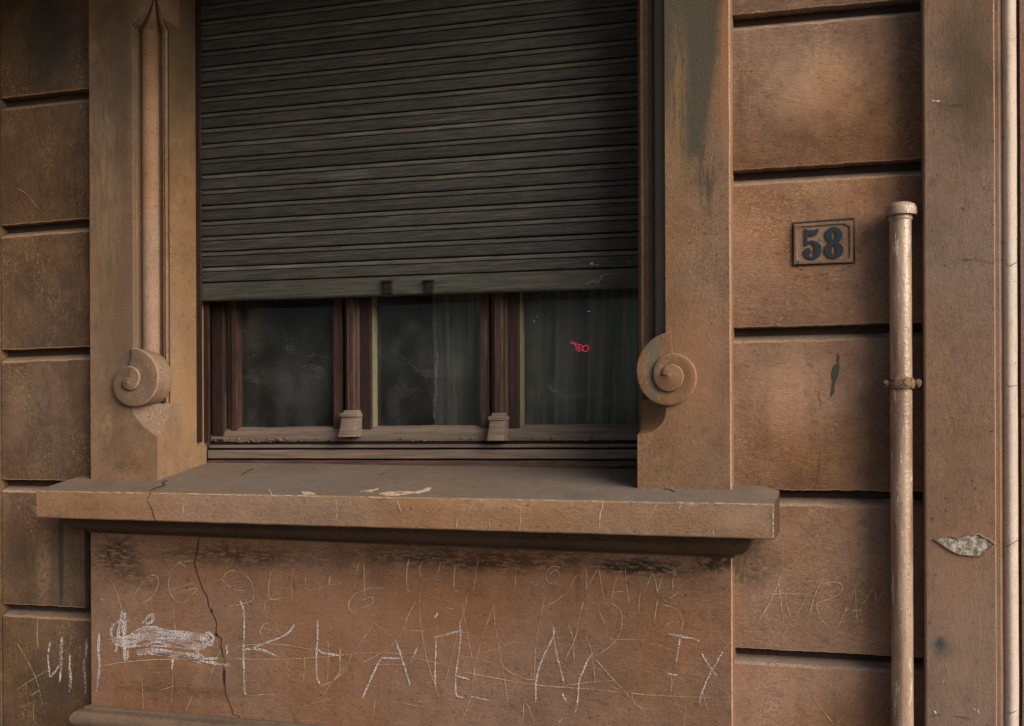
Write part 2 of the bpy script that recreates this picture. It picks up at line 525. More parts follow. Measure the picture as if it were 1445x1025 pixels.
def zlines(rows, ua, ub, xa, xb):
    out = []
    for a, b in rows:
        out.append((Z(a, ua), Z(b, ub), X(ua), X(ub)))
    d = .409
    t = out[0]
    pre = [(t[0] + d * k, t[1] + d * k, t[2], t[3]) for k in (3, 2, 1)]
    q = out[-1]
    post = [(q[0] - d * k, q[1] - d * k, q[2], q[3]) for k in (1, 2)]
    return pre + out + post


def lin(l, x):
    return l[0] + (l[1] - l[0]) * (x - l[2]) / (l[3] - l[2])


def block(x0, x1, lo, hi, mat, seed, wedge=False):
    """one course: soffit at line lo, top under line hi; rounded worn arrises"""
    n = max(20, int((x1 - x0) / .008))
    loops = []
    for i in range(n + 1):
        x = x0 + (x1 - x0) * i / n
        def jt(k, a=.0021):
            return a * mnoise.noise((x * 24, k * 3.1 + seed, seed)) + a * .8 * mnoise.noise((x * 90, k * 5.3, seed))
        zb = lin(lo, x) + jt(1)
        zt = lin(hi, x) - GAPH
        zc = zt - CHAM + jt(2)
        b = .003
        chip = max(0, mnoise.noise((x * 17, seed * 2.0, 4)) - .35) * .012
        pr = [(.06, zb), (b + .001, zb), (.0008, zb + .001), (0, zb + b + chip * .3), (0, zc - b - chip), (.0015, zc - .0006), (b + .003, zc + .004),
              (GD, zt - .001), (.06, zt)]
        if wedge:
            pass
        loops.append([(x, y, z) for (y, z) in pr])
    mb = MB()
    mb.loft(loops, mi=[0, 1, 1, 0, 1, 1, 2, 2, 0], flip=True)
    return mb.build('rendered_block', [mat, M_worn, M_ledge], facade, smooth=35)


LJ = zlines(JL, 0, 125, 0, 0)
RJ = zlines(JR, 1035, 1297, 0, 0)
lx0, lx1 = X(2.5), LX0 + .012
for i in range(len(LJ) - 1):
    block(lx0, lx1 if i != 6 else X(118), LJ[i + 1], LJ[i], M_left, 3.7 * i + 1)
rx0, rx1 = RX1 - .012, X(1301.5)
for i in range(len(RJ) - 1):
    block(rx0, rx1, RJ[i + 1], RJ[i], M_right, 2.3 * i + 40)
# strip of lower wall below the last joint
ZB = min(LJ[-1][0], RJ[-1][0]) - GAPH
mb = MB(); mb.box(X(-260), DX0, -.02, .2, 0, ZB - .005, .004); mb.build('plinth', M_right, facade)
# wall behind the joints
for nm, a, b in (('wall_core', X(-260), LXA - .01), ('wall_core', RXA + .01, DX0 + .01)):
    mb = MB(); mb.box(a, b, GD + .004, .34, .001, ZTOP - .01); mb.build(nm, M_core, facade)
# unseen pier added at the left to shade the left blocks, then a corner strip
mb = MB(); mb.box(X(-700), X(-6), -1.2, .04, .005, ZTOP - .02, .006); mb.build('shade_pier', M_left, facade)
mb = MB(); mb.box(X(-5.9), X(.5), -.002, .04, .005, ZTOP - .02, .002); mb.build('corner_strip', M_left, facade)
# masonry above and below the opening
mb = MB(); mb.box(LXA - .02, RXA + .02, -.05, .34, 2.96, ZTOP - .03); mb.build('lintel', M_jamb, facade)
mb = MB(); mb.box(LX0 + .02, RX1 - .02, -.04, .34, .002, 1.33); mb.build('wall_core', M_core, facade)
# unseen slab added above the window, outside the frame, to shade the upper wall
SLABX0, SLABX1, SLABY = X(-420), X(960), -.78
mb = MB(); mb.box(SLABX0, SLABX1, SLABY, .2, ZTOP, ZTOP + .16, .01); mb.build('shade_slab', M_jamb, facade)
mb = MB(); mb.box(X(-260), X(1800), .0, .3, ZTOP + .16, ZTOP + 4.0); mb.build('upper_wall', M_right, facade)

# ------------------------------------------------------------------ jambs with fluted chamfer and stops
def jamb(xo, xf, xa, rows, mirror):
    v_sq, v_t0, v_top0, v_top1, uref = rows
    sgn = 1 if xa > xo else -1
    zA = 1.30
    z_sq, z_t0 = Z(v_sq, uref, YJ), Z(v_t0, uref, YJ)
    zt0, zt1 = Z(v_top0, uref, YJ), Z(v_top1, uref, YJ)
    prof = [(0, 0), (0.0, .010), (.08, .010), (.09, .020), (.16, .020), (.17, .046), (.25, .046)]
    N = 14
    for i in range(N + 1):
        a = math.pi * i / N
        prof.append((.500 - .245 * math.cos(a), .040 - .027 * math.sin(a)))
    prof += [(.755, .046), (.82, .046), (.83, .020), (.88, .020), (.89, .008), (.97, .008), (1, 0)]
    mats_p = [3] * 7 + [1] * N + [3] * 6 + [2, 2]
    levels = [(zA, 1, 0), (z_sq, 1, 0)]
    for k in range(1, 9):
        t = 1 - k / 8
        levels.append((z_sq + (z_t0 - z_sq) * k / 8, 1 - math.sqrt(max(0, 1 - t * t)) if mirror else .8 * t + .2 * t ** 4, 0))
    zq0 = z_t0 + .034
    levels += [(z_t0 + .002, 0, 0), (zq0 - .002, 0, 0), (zq0, 0, 1)]
    for k in range(1, 30):
        levels.append((zq0 + (zt0 - zq0) * k / 30, 0, 1))
    levels += [(zt0, 0, 1)]
    for k in range(1, 9):
        t = k / 8
        levels.append((zt0 + .003 + (zt1 - zt0) * t, t ** .65, 1.0 - .35 * t))
    levels.append((zt1 + .004, 1, 0))
    levels.append((ZTOP - .02, 1, 0))
    loops = []
    for (z, wgt, gfl) in levels:
        S = Vector((xf + (xa - xf) * wgt * .999, YJ)); E = Vector((xa, YC + (YJ - YC) * wgt * .999))
        d = E - S
        nrm = Vector((-d.y, d.x)).normalized() if d.length > 1e-6 else Vector((0, 0))
        if nrm.y < 0:
            nrm = -nrm                                       # into the stone
        j1 = .0012 * mnoise.noise((z * 9, xo, 1)); j2 = .0012 * mnoise.noise((z * 9, xo, 5))
        L = [(xo, .20, z), (xo + j1, YJ + .004, z), (xo + sgn * .004 + j1, YJ, z)]
        L += [(xo + (xf - xo) * k / 4 + sgn * .004 * (1 - k / 4), YJ + .0008 * mnoise.noise((xo + k, z * 6, 2)), z) for k in (1, 2, 3)]
        for (s_, dp) in prof:
            q = S + d * s_ + nrm * dp * gfl
            L.append((q.x, q.y, z))
        L += [(xa + j2 * .5, .06, z), (xa, .20, z)]
        loops.append(L)
    mb = MB()
    nL = len(loops[0])
    mi = [0, 4, 0, 0, 0, 0] + mats_p
    mi = (mi + [2] * nL)[:nL - 1] + [0]
    def pick(i, j):
        if 6 <= j < 6 + len(prof) and not (levels[i][2] > .9 and levels[i + 1][2] > .9):
            return 0
        return mi[j]
    mb.loft(loops, mi=pick)
    return mb.build('window_jamb', [M_jamb, M_flute, M_ochre, M_jamb, M_worn], facade, smooth=32)


jl = jamb(LX0, LXF, LXA, (617, 584, 32, -9, 215), False)
jr = jamb(RX1, RXF, RXA, (614, 580, -60, -95, 930), True)


def catmull(P, closed=False, k=6):
    out = []
    n = len(P)
    for i in range(n - 1):
        p0, p1, p2, p3 = P[max(i - 1, 0)], P[i], P[i + 1], P[min(i + 2, n - 1)]
        for j in range(k):
            t = j / k
            out.append(tuple(.5 * ((2 * b) + (-a + c) * t + (2 * a - 5 * b + 4 * c - d) * t * t + (-a + 3 * b - 3 * c + d) * t ** 3)
                             for a, b, c, d in zip(p0, p1, p2, p3)))
    out.append(tuple(P[-1]))
    return out


def scroll(center, arms, yb, y0, lift, cwise, parent, eye, eps=0.0):
    """spiral volute: arms = radius in photo px each quarter turn from 12 o'clock; a ribbon that climbs towards its eye"""
    c = W(center[0], center[1], y0)
    m = px(center[0], y0)
    kx = (W(center[0] + 1, center[1], y0).x - c.x)       # metres per px across
    prof = [(i * math.pi / 2, a) for i, a in enumerate(arms)]
    cr = catmull([(a, b) for a, b in prof], k=12)
    T = prof[-1][0]
    def rad(t):
        if t >= T:
            return cr[-1][1]
        i = min(int(t / T * (len(cr) - 1)), len(cr) - 2)
        f = t / T * (len(cr) - 1) - i
        return cr[i][1] * (1 - f) + cr[i + 1][1] * f
    def pt(t, y, dr=0.0):
        a = math.pi / 2 - t if cwise else math.pi / 2 + t
        r = rad(t) + dr
        return (c.x + r * math.cos(a) * kx, y, c.z + r * math.sin(a) * m)
    def hgt(t):
        return y0 - lift * (t / (2 * math.pi))
    STEP = math.pi / 28
    n = int(round(T / STEP))
    mb = MB()
    rows = []
    for i in range(n + 1):
        t = i * STEP
        low = yb if t < 2 * math.pi - 1e-6 else hgt(t - 2 * math.pi) + .0012
        top = hgt(t)
        t2 = t + 2 * math.pi
        L = [pt(t, low), pt(t, top + .0035), pt(t, top + .0008, -.9), pt(t, top, -2.2)]
        if t2 <= T + 1e-6:
            r_in = rad(t2)
            inner = pt(t2, top + .0028, 0)
            midr = (rad(t) + r_in) / 2
            a = math.pi / 2 - t if cwise else math.pi / 2 + t
            L.append((c.x + midr * math.cos(a) * kx, top + .0005, c.z + midr * math.sin(a) * m))
            L.append(inner)
        else:
            a = math.pi / 2 - t if cwise else math.pi / 2 + t
            ec = eye
            L.append((c.x + (ec[0] + (rad(t) - 2.2) * math.cos(a) * .5) * kx, top - .001, c.z + (ec[1] + (rad(t) - 2.2) * math.sin(a) * .5) * m))
            L.append((c.x + ec[0] * kx, hgt(T) - .0025, c.z + ec[1] * m))
        rows.append(L)
    mb.loft(rows, closed=False, caps=False, mi=[0, 1, 0, 0, 0])
    # solid core behind the front
    loop0, loop1 = [], []
    for i in range(56):
        t = i * STEP
        loop0.append(pt(t, yb)); loop1.append(pt(t, hgt(t) + .006, -1.0))
    mb.loft([loop0, loop1], mi=0)
    return mb.build('scroll', [M_jamb, M_worn], parent, smooth=40, fix=False)


# left: measured from the photo about (186, 541); right about (946, 532)
s1 = scroll((185.5, 539.5), [48.5, 37.5, 34.5, 25.5, 22.5, 12.5, 11.5, 10.5, 6], -.002, -.070, .0075, True, facade, (-1.5, -1))
s2 = scroll((945.5, 529), [60, 47.5, 43.5, 37, 29.5, 23.5, 24.0, 19.5, 14, 9.5], -.002, -.070, .0075, False, facade, (-1, -1)) if True else None

# ------------------------------------------------------------------ sill
zfL, zfR = Z(692.3, 50, YS), Z(711.2, 1092, YS)
zbL, zbR = Z(730.7, 50, YS), Z(761.4, 1092, YS)
zkL, zkR = Z(652.8, 285, .205), Z(661.0, 900, .205)
sx0, sx1 = X(50.3, YS), X(1091.8, YS)
print('sill z', zfL, zfR, zbL, zbR, zkL, zkR)


def sill_z(x, y):
    t = (x - sx0) / (sx1 - sx0)
    f = zfL + (zfR - zfL) * t
    kx0, kx1 = X(285, .205), X(900, .205)
    k = zkL + (zkR - zkL) * (x - kx0) / (kx1 - kx0)
    s = min(1, max(0, (y - YS) / (.205 - YS)))
    z = f + (k - f) * s
    xe = X(1052, -.05)
    if x > xe:
        z -= .013 * min(1, ((x - xe) / (sx1 - xe))) ** 2.2 * min(1, s * 2.4)
    return z + .0012 * mnoise.noise((x * 5, y * 7, 0))


mb = MB()
loops = []
N = 260
for i in range(N + 1):
    x = sx0 + (sx1 - sx0) * i / N
    t = (x - sx0) / (sx1 - sx0)
    zb = zbL + (zbR - zbL) * t + .0010 * mnoise.noise((x * 14, 7, 1))
    ch = max(0, mnoise.noise((x * 13, 2, 8)) - .28) * .010 + .0012 * abs(mnoise.noise((x * 70, 1, 1)))
    ys = [.206, .14, .06, .02, -.02, -.07, -.12, -.17]
    L = [(x, y, sill_z(x, y)) for y in ys]
    zf = sill_z(x, YS)
    L += [(x, YS + .004 + ch, zf), (x, YS + .0012 + ch * .4, zf - .0012 - ch * .3), (x, YS, zf - .004 - ch), (x, YS - .0006 * mnoise.noise((x * 6, 0, 0)), (zf + zb) / 2),
          (x, YS, zb + .003), (x, YS + .003, zb), (x, -.05, zb), (x, .206, zb)]
    loops.append(L)
mb.loft(loops, mi=[1] * 7 + [1, 2, 2, 0, 0, 2, 0, 0, 0])
mb.m[-1] = 3
sill = mb.build('window_sill', [M_sill, M_silltop, M_worn, M_mould], facade, smooth=30)

# moulding under the sill, returned round both ends
mb = MB()
xl, xr = LX0, RX1
mzL, mzR = Z(748, 117, -.06), Z(783.5, 1038, -.06)
loops = []
for k in range(12):
    a = math.pi / 2 * k / 11
    off = .050 * math.cos(a) + .002
    fr = math.sin(a)
    L = []
    fo = off * 1.35 - .001
    for (x, y) in ((xl - off, .04), (xl - off, YJ - fo), (xr + off, YJ - fo), (xr + off, .04)):
        t = (x - sx0) / (sx1 - sx0)
        ztop = zbL + (zbR - zbL) * t - .001
        t2 = (x - xl) / (xr - xl)
        zl = mzL + (mzR - mzL) * t2
        L.append((x, y, ztop + (zl - ztop) * (.15 + .85 * fr) if k else ztop))
    loops.append(L)
# flat fillet under it
L = [(x if 0 else (xl - .006 if i in (0, 1) else xr + .006), (.04 if i in (0, 3) else YJ - .005), z - .007) for i, (x, y, z) in enumerate(loops[-1])]
loops.append([(p[0], p[1], q[2]) for p, q in zip(L, loops[-1])])
loops.append(L)
mb.loft(loops)
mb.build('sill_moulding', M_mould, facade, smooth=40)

# apron panel below
ab = Z(999, 119, YJ)
mb = MB()
rows = []
NX, NZ = 90, 26
ztopA = max(mzL, mzR) + .01
for i in range(NX + 1):
    x = xl + (xr - xl) * i / NX
    rows.append([(x, YJ + (.0012 * mnoise.noise((x * 4, k * .35, 2))), ab - .01 + (ztopA - ab + .01) * k / NZ) for k in range(NZ + 1)])
e0 = [(xl, .04, p[2]) for p in rows[0]]
e1 = [(xr, .04, p[2]) for p in rows[-1]]
b0 = [(xl, YJ + .004, p[2]) for p in rows[0]]
b1 = [(xr, YJ + .004, p[2]) for p in rows[-1]]
rows[0] = [(p[0] + .003, p[1], p[2]) for p in rows[0]]
rows[-1] = [(p[0] - .003, p[1], p[2]) for p in rows[-1]]
mb.loft([e0, b0], closed=False, caps=False)
mb.loft([b0, rows[0]], closed=False, caps=False, mi=1)
mb.loft(rows, closed=False, caps=False)
mb.loft([rows[-1], b1], closed=False, caps=False, mi=1)
mb.loft([b1, e1], closed=False, caps=False)
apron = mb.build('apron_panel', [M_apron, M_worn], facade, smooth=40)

# base moulding (torus over a fillet) and the wall below it
mb = MB()
loops = []
prof = [(.001, .010), (.012, .009), (.014, .004)]
for k in range(9):
    a = math.pi * k / 8
    prof.append((.014 + .030 * math.sin(a), .002 - .028 + .028 * math.cos(a)))
prof += [(.012, -.058), (.012, -.075), (.001, -.075)]
for off, dz in prof:
    loops.append([(xl - off, .04, ab + dz), (xl - off, YJ - off, ab + dz), (xr + off, YJ - off, ab + dz), (xr + off, .04, ab + dz)])
mb.loft(loops)
mb.build('base_moulding', M_basem, facade, smooth=40)
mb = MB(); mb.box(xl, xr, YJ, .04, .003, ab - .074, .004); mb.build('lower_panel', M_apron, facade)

# ------------------------------------------------------------------ door surround at the right
mb = MB()
yd = -.066
pts = [(DX0, .20), (DX0, yd + .004), (DX0 + .004, yd)]
for k in range(1, 6):
    pts.append((DX0 + (X(1404, yd) - DX0) * k / 6, yd))
pts += [(X(1403.5, yd), yd), (X(1405, yd), yd + .002), (X(1405.5, yd), yd + .008), (X(1410.5, yd + .008), yd + .008), (X(1411.5, yd + .008), yd + .014)]
# hollow, then the pale splay
xa, xb = X(1413, yd + .02), X(1437.5, yd + .03)
pts += [(xa, yd + .028), (xa + .006, yd + .034)]
for k in range(0, 7):
    t = k / 6
    pts.append((xa + .010 + (xb - xa - .010) * t, yd + .034 - .016 * math.sin(math.pi * min(1, .15 + t * .6)) + .022 * t * t))
pts += [(xb + .001, yd + .055), (xb + .006, yd + .055), (xb + .007, yd + .040), (xb + .018, yd + .040), (xb + .022, yd + .048), (xb + .022, .30), (xb + .03, .32)]
nP = len(pts)
pts += [(xb + .03, .36), (DX0, .36)]
mi = []
for i in range(len(pts)):
    a = pts[i]; b = pts[(i + 1) % len(pts)]
    mi.append(0)
i0 = pts.index((xa + .006, yd + .034))
for k in range(i0, i0 + 7):
    mi[k] = 1
mi[1] = 2; mi[8] = 2; mi[9] = 2
loops = []
NZD = 60
for k in range(NZD + 1):
    z = .004 + (ZTOP - .02) * k / NZD
    j = .0012 * mnoise.noise((1, z * 7, 3))
    loops.append([(p[0] + (j if 0 < i < nP else 0), p[1] + .0008 * mnoise.noise((p[0] * 9, z * 5, 1)), z) for i, p in enumerate(pts)])
mb.loft(loops, mi=mi)
dsur = mb.build('door_surround', [M_door, M_splay, M_worn], facade, smooth=32)
# door recess beyond the surround, outside the frame
mb = MB(); mb.box(xb + .02, xb + 1.3, .30, .36, .004, ZTOP - .02); mb.build('door_leaf', M_frame, facade)
mb = MB(); mb.box(xb + 1.2, xb + 3.5, -.05, .40, .004, ZTOP - .02); mb.build('far_wall', M_right, facade)
# small seam strip where the blocks meet the surround
mb = MB(); mb.box(X(1301.2), DX0 + .002, .012, .05, .004, ZTOP - .02); mb.build('seam', M_core, facade)

# ------------------------------------------------------------------ window
yF, yG = .226, .268
win = thing('window', 'old maroon three-light timber window below the half-lowered shutter', 'window', ((SHL + SHR) / 2, yF, 1.45))


def pb(mb, u0, u1, v0, v1, y0, y1, bev=.003, vz=True, mi=0):
    um = (u0 + u1) / 2
    mb.box(X(u0, y0), X(u1, y0), y0, y1, Z(v1, um, y0), Z(v0, um, y0), bev, mi)


def zwin(v_l, v_r, y):          # mean height of a line seen at row v_l (u=288) and v_r (u=898)
    return (Z(v_l, 288, y) + Z(v_r, 898, y)) / 2


XL, XR = LXA + .001, RXA - .001
zr0, zr1 = zwin(599.5, 602, yF), zwin(622, 624.4, yF)
zT = 2.95
# outer frame
mb = MB(); mb.box(XL, X(316, yF), yF, yF + .08, zr1, zT, .006); mb.build('outer_frame', M_frame, win)
mb = MB(); mb.box(X(317, yF), X(326, yF + .01), yF + .014, yF + .08, zr1, zT, .003); mb.build('frame_rebate', M_frame, win)
mb = MB(); mb.box(X(326.5, yF + .01), X(334, yF + .01), yF + .008, yF + .07, zr1, zT, .003); mb.build('sash_stile', M_stile, win)
mb = MB(); mb.box(X(334, yG - .01), X(338, yG - .01), yG - .012, yG + .01, zr0 - .005, zT, .001); mb.build('putty', M_putty, win)
mb = MB(); mb.box(X(903, yF), XR, yF, yF + .08, zr1, zT, .006); mb.build('outer_frame', M_frame, win)
# two mullions: side stiles, moulded centre post and its foot
for (a0, a1, b0, b1, c0, c1, f0, f1, ft, fb) in ((470, 483, 484, 504, 505, 526, 477, 507, 579, 616.5), (677, 690.5, 691, 714, 715, 735, 686.5, 716, 583, 622)):
    mb = MB(); mb.box(X(a0, yF + .012), X(a1, yF + .012), yF + .012, yF + .07, zr0 - .01, zT, .003); mb.build('sash_stile', M_stile, win)
    mb = MB()
    x0, x1 = X(b0, yF - .012), X(b1, yF - .012)
    w_ = x1 - x0
    P = [(0, .06), (0, .004), (.10, 0), (.16, 0), (.20, -.006), (.30, -.012), (.70, -.012), (.80, -.006), (.84, 0), (.90, 0), (1, .004), (1, .06)]
    mb.loft([[(x0 + w_ * a, yF + b, z) for a, b in P] for z in (zr1 + .01, zT)])
    mb.build('mullion_post', M_stile, win, smooth=30)
    mb = MB(); mb.box(X(c0, yF + .008), X(c1 - 2.5, yF + .008), yF + .008, yF + .07, zr0 - .012, zT, .004); mb.build('sash_stile', M_frame, win)
    mb = MB(); mb.box(X(c1 - 3, yF + .016), X(c1 + 1.5, yF + .016), yF + .016, yF + .07, zr0 - .005, zT, .002); mb.build('putty', M_putty, win)
    # foot: flared block with a little cap
    um = (f0 + f1) / 2
    x0, x1 = X(f0 + 3, yF - .03), X(f1 - 4, yF - .03)
    zt_, zb_ = Z(ft, um, yF - .02), Z(fb, um, yF - .03)
    hgt_ = zt_ - zb_
    mb = MB()
    pr = [(0, .001, -.046), (.15, .001, -.040), (.40, 0, -.031), (.72, 0, -.024), (.74, .003, -.028), (.84, .004, -.029), (.89, .001, -.024), (.90, -.004, -.020), (1.0, -.005, -.016)]
    mb.loft([[(x0 - e, yF + .05, zb_ + hgt_ * t), (x0 - e, yF + d, zb_ + hgt_ * t), (x0 - e + .004, yF + d - .002, zb_ + hgt_ * t),
              (x1 + e * .6 - .004, yF + d - .002, zb_ + hgt_ * t), (x1 + e * .6, yF + d, zb_ + hgt_ * t), (x1 + e * .6, yF + .05, zb_ + hgt_ * t)] for t, e, d in pr])
    mb.build('mullion_foot', M_dust, win, smooth=30)
# bottom rails, stepped down to the sill
mb = MB()
loops = []
for i in range(121):
    x = XL + (XR - XL) * i / 120
    j = .0018 * mnoise.noise((x * 7, 0, 0)) + .0012 * mnoise.noise((x * 40, 0, 3))
    hz = zr0 - zr1
    loops.append([(x, yG + .03, zr0 + j), (x, yG - .006, zr0 + j), (x, yF + .016, zr0 - hz * .12 + j), (x, yF + .004, zr0 - hz * .35 + j), (x, yF - .001, zr0 - hz * .7), (x, yF + .002, zr1 + .001), (x, yG + .03, zr1)])
mb.loft(loops)
mb.build('bottom_rail', M_dust, win, smooth=50)
specs = [('dusty_ledge', 627.0, 627.6, 630.7, 634.0, yF - .012, M_dust), ('water_bar', 632.5, 637.7, 643.2, 652.7, yF - .020, M_dust), ('base_strip', 645.2, 655.4, 653.2, 661.5, yF - .019, M_duststrip)]
for nm, a, b, c, d, y, mt in specs:
    mb = MB()
    za, zb2 = zwin(a, b, y), zwin(c, d, y) - (.004 if nm == 'base_strip' else 0)
    loops = []
    for i in range(81):
        x = XL + (XR - XL) * i / 80
        j = .0008 * mnoise.noise((x * 11, 0, y * 90))
        loops.append([(x, yG + .03, za + j), (x, y + .004, za + j), (x, y, za - .003 + j), (x, y, zb2 + .002 + j), (x, y + .002, zb2 + j), (x, yG + .03, zb2 + j)])
    mb.loft(loops)
    mb.build(nm, mt, win, smooth=40)
mb = MB(); mb.box(XL, XR, yF + .004, yG + .03, zkL - .03, zr1 - .002); mb.build('frame_core', M_black, win)

# glass: dusty panes
def glass():
    t = NT('dusty_glass')
    d1 = t.ramp(t.noise(1.0, 5, .65, vec=t.mapp((7, 7, 5))), .38, .72, .05, .20)
    wipe = t.noise(1.0, 4, .6, vec=t.mapp((3, 3, 14), (2, 0, 1)), dist=1.6)
    d2 = t.math('ADD', d1, t.ramp(wipe, .58, .72, 0, .10))
    sp = t.ramp(t.noise(180, 2, .6), .66, .74, 0, .22)
    fac = t.math('ADD', d2, sp)
    tr = t.n('ShaderNodeBsdfTransparent'); tr.inputs[0].default_value = (.80, .83, .81, 1)
    df = t.bsdf((.22, .235, .230), .9, None, .05)
    gl = t.n('ShaderNodeBsdfGlossy'); gl.inputs['Roughness'].default_value = .06
    m1 = t.n('ShaderNodeMixShader'); t.put(m1.inputs[0], fac)
    t.t.links.new(tr.outputs[0], m1.inputs[1]); t.t.links.new(df.outputs[0], m1.inputs[2])
    fr = t.n('ShaderNodeFresnel'); fr.inputs[0].default_value = 1.30
    m2 = t.n('ShaderNodeMixShader'); t.put(m2.inputs[0], fr.outputs[0])
    t.t.links.new(m1.outputs[0], m2.inputs[1]); t.t.links.new(gl.outputs[0], m2.inputs[2])
    return t.done(m2)


M_glass = glass()
for a, b in ((335, 471), (525, 679), (733, 905)):
    mb = MB(); mb.box(X(a, yG), X(b, yG), yG, yG + .004, zr0 - .004, zT - .05); mb.build('pane', M_glass, win)

# room behind
mb = MB()
x0, x1 = XL - .6, XR + .6
for q in ((x0, x1, 2.6, 2.65, 0, 3.4), (x0, x0 + .05, .342, 2.6, 0, 3.4), (x1 - .05, x1, .342, 2.6, 0, 3.4), (x0 + .05, x1 - .05, .342, 2.6, 0, .05), (x0 + .05, x1 - .05, .342, 2.6, 3.3, 3.4)):
    mb.box(*q)
structure(mb, 'room_walls', M_room)


def sheer():
    t = NT('sheer_curtain')
    n = t.noise(1.0, 3, .5, vec=t.mapp((60, 60, 2)))
    df = t.bsdf(t.mix(n, (.46, .43, .38), (.66, .62, .56)), .95, None, .05)
    tl = t.n('ShaderNodeBsdfTransparent')
    m = t.n('ShaderNodeMixShader')
    t.put(m.inputs[0], t.ramp(n, .3, .7, .45, .85))
    t.t.links.new(tl.outputs[0], m.inputs[1]); t.t.links.new(df.outputs[0], m.inputs[2])
    return t.done(m)


M_sheer = sheer()
for (u0, u1, lab, sd) in ((606, 690, 'grey sheer curtain behind the right half of the middle pane', 1), (742, 930, 'grey sheer curtain filling the right-hand pane', 5)):
    yc = .355
    mb = MB()
    rows = []
    xa_, xb_ = X(u0, yc), X(u1, yc)
    n = int((xb_ - xa_) / .006)
    for i in range(n + 1):
        s = i / n
        ph = s * (xb_ - xa_) * 55 + sd
        rows.append([(xa_ + (xb_ - xa_) * s + .010 * math.sin(k * .6 + sd), yc + .022 * math.sin(ph + .4 * mnoise.noise((ph * .2, k * .3, sd))) + .008 * math.sin(ph * 2.3 + sd), 1.34 + k * .2) for k in range(10)])
    mb.loft(rows, closed=False, caps=False)
    o = mb.build('curtain', M_sheer, None, smooth=True, fix=False)
    o['label'] = lab; o['category'] = 'curtain'; o['group'] = 'sheer curtains behind the window'

# ------------------------------------------------------------------ roller shutter
sh = thing('roller_shutter', 'weathered dark grey wooden roller shutter pulled three-quarters down', 'shutter', ((SHL + SHR) / 2, YSH, 1.8))
# heights of the gaps read at the right end
rows_r = [202.7, 227.4, 252.0, 277.4, 302.1, 326.8, 351.9, 376.6]
zg = [Z(v, 903, YSH) for v in rows_r]
pitch = (zg[0] - zg[-1]) / 7
rowl = Z(399.3, 286, YSH)
tilt = (zg[-1] - rowl) / (SHR - SHL)
print('pitch', pitch, 'tilt', tilt, 'rail', zg[-1], rowl)
ZRAIL = (zg[-1] + rowl) / 2
RAILH = ((Z(376.6, 903, YSH) - Z(406.5, 903, YSH)) + (Z(399.3, 286, YSH) - Z(424.7, 286, YSH))) / 2
XM = (SHL + SHR) / 2
HW = (SHR - SHL) / 2 + .012
h = pitch
# slat: moulded face below, narrow tongue above, thin grooves between
pr = [(.018, .0005), (.0045, .0005), (.0010, .002), (0, .006), (.0005, h * .36), (.0020, h * .62), (.0040, h * .655), (.011, h * .660), (.011, h * .688), (.0040, h * .692),
      (.0018, h * .72), (.0010, h * .84), (.0026, h * .93), (.013, h * .942), (.018, h * .945)]
me_slats = []
for variant in range(4):
    mb = MB()
    loops = []
    for i in range(49):
        x = -HW + 2 * HW * i / 48
        jy = .0009 * mnoise.noise((x * 2.2, variant * 7, 1))
        jz = .0007 * mnoise.noise((x * 3, variant * 7, 9))
        loops.append([(x, y + jy, z + jz + .0004 * mnoise.noise((x * 30, k, variant))) for k, (y, z) in enumerate(pr)])
    mb.loft(loops, mi=[0] * 8 + [1] * 6 + [0])
    o = mb.build('slat', [M_slat, M_tongue], sh, smooth=38)
    me_slats.append(o.data)
    bpy.data.objects.remove(o)
ns = int((2.95 - ZRAIL) / pitch)
for k in range(ns):
    o = bpy.data.objects.new('slat', me_slats[(k * 7 + 2) % 4])
    COL.objects.link(o)
    o.parent = sh
    o.location = Vector((XM, YSH + random.uniform(-.0020, .0020), ZRAIL + k * pitch + .0008)) - sh.location
    o.rotation_euler = (random.uniform(-.012, .012), -tilt + random.uniform(-.0006, .0006), 0)
# bottom rail
mb = MB()
loops = []
for i in range(61):
    x = -HW + 2 * HW * i / 60
    j = .0008 * mnoise.noise((x * 9, 0, 4)); q = .0012 * mnoise.noise((x * 16, 1, 4))
    loops.append([(x, .020, -.002), (x, .002, -.002 + j), (x, -.003, -.005 + j), (x, -.0035, -RAILH * .5), (x, -.0025, -RAILH + .004 + q), (x, .001, -RAILH + q), (x, .022, -RAILH)])
mb.loft(loops)
rail = mb.build('bottom_rail', M_rail, sh, smooth=38)
rail.location = Vector((XM, YSH, ZRAIL)) - sh.location
rail.rotation_euler = (0, -tilt, 0)
# two worn stop blocks let into the rail
for (u0, u1, v0, v1) in ((541, 555, 397, 415), (599.5, 613, 396, 414)):
    y = YSH - .0045
    a, b = W(u0, v0, y), W(u1, v1, y)
    mb = MB()
    mb.box(a.x + .003, b.x - .003, y - .009, y + .012, b.z, a.z - .004, .002)
    mb.box(a.x - .004, b.x, y - .014, y + .002, a.z - .005, a.z, .0015)
    mb.build('shutter_stop', M_black, sh)
# side guides
for xa_, xb_, m2 in ((XL, SHL + .004, 1), (SHR - .001, XR, -1)):
    mb = MB()
    mb.box(min(xa_, xb_), max(xa_, xb_), YSH - .012, YSH - .0055, zr1, 2.955, .0015)
    mb.box(min(xa_, xb_), max(xa_, xb_), YSH + .028, YSH + .040, zr1, 2.955, .0015)
    mb.build('guide_channel', M_frame if m2 > 0 else M_ochre, sh)

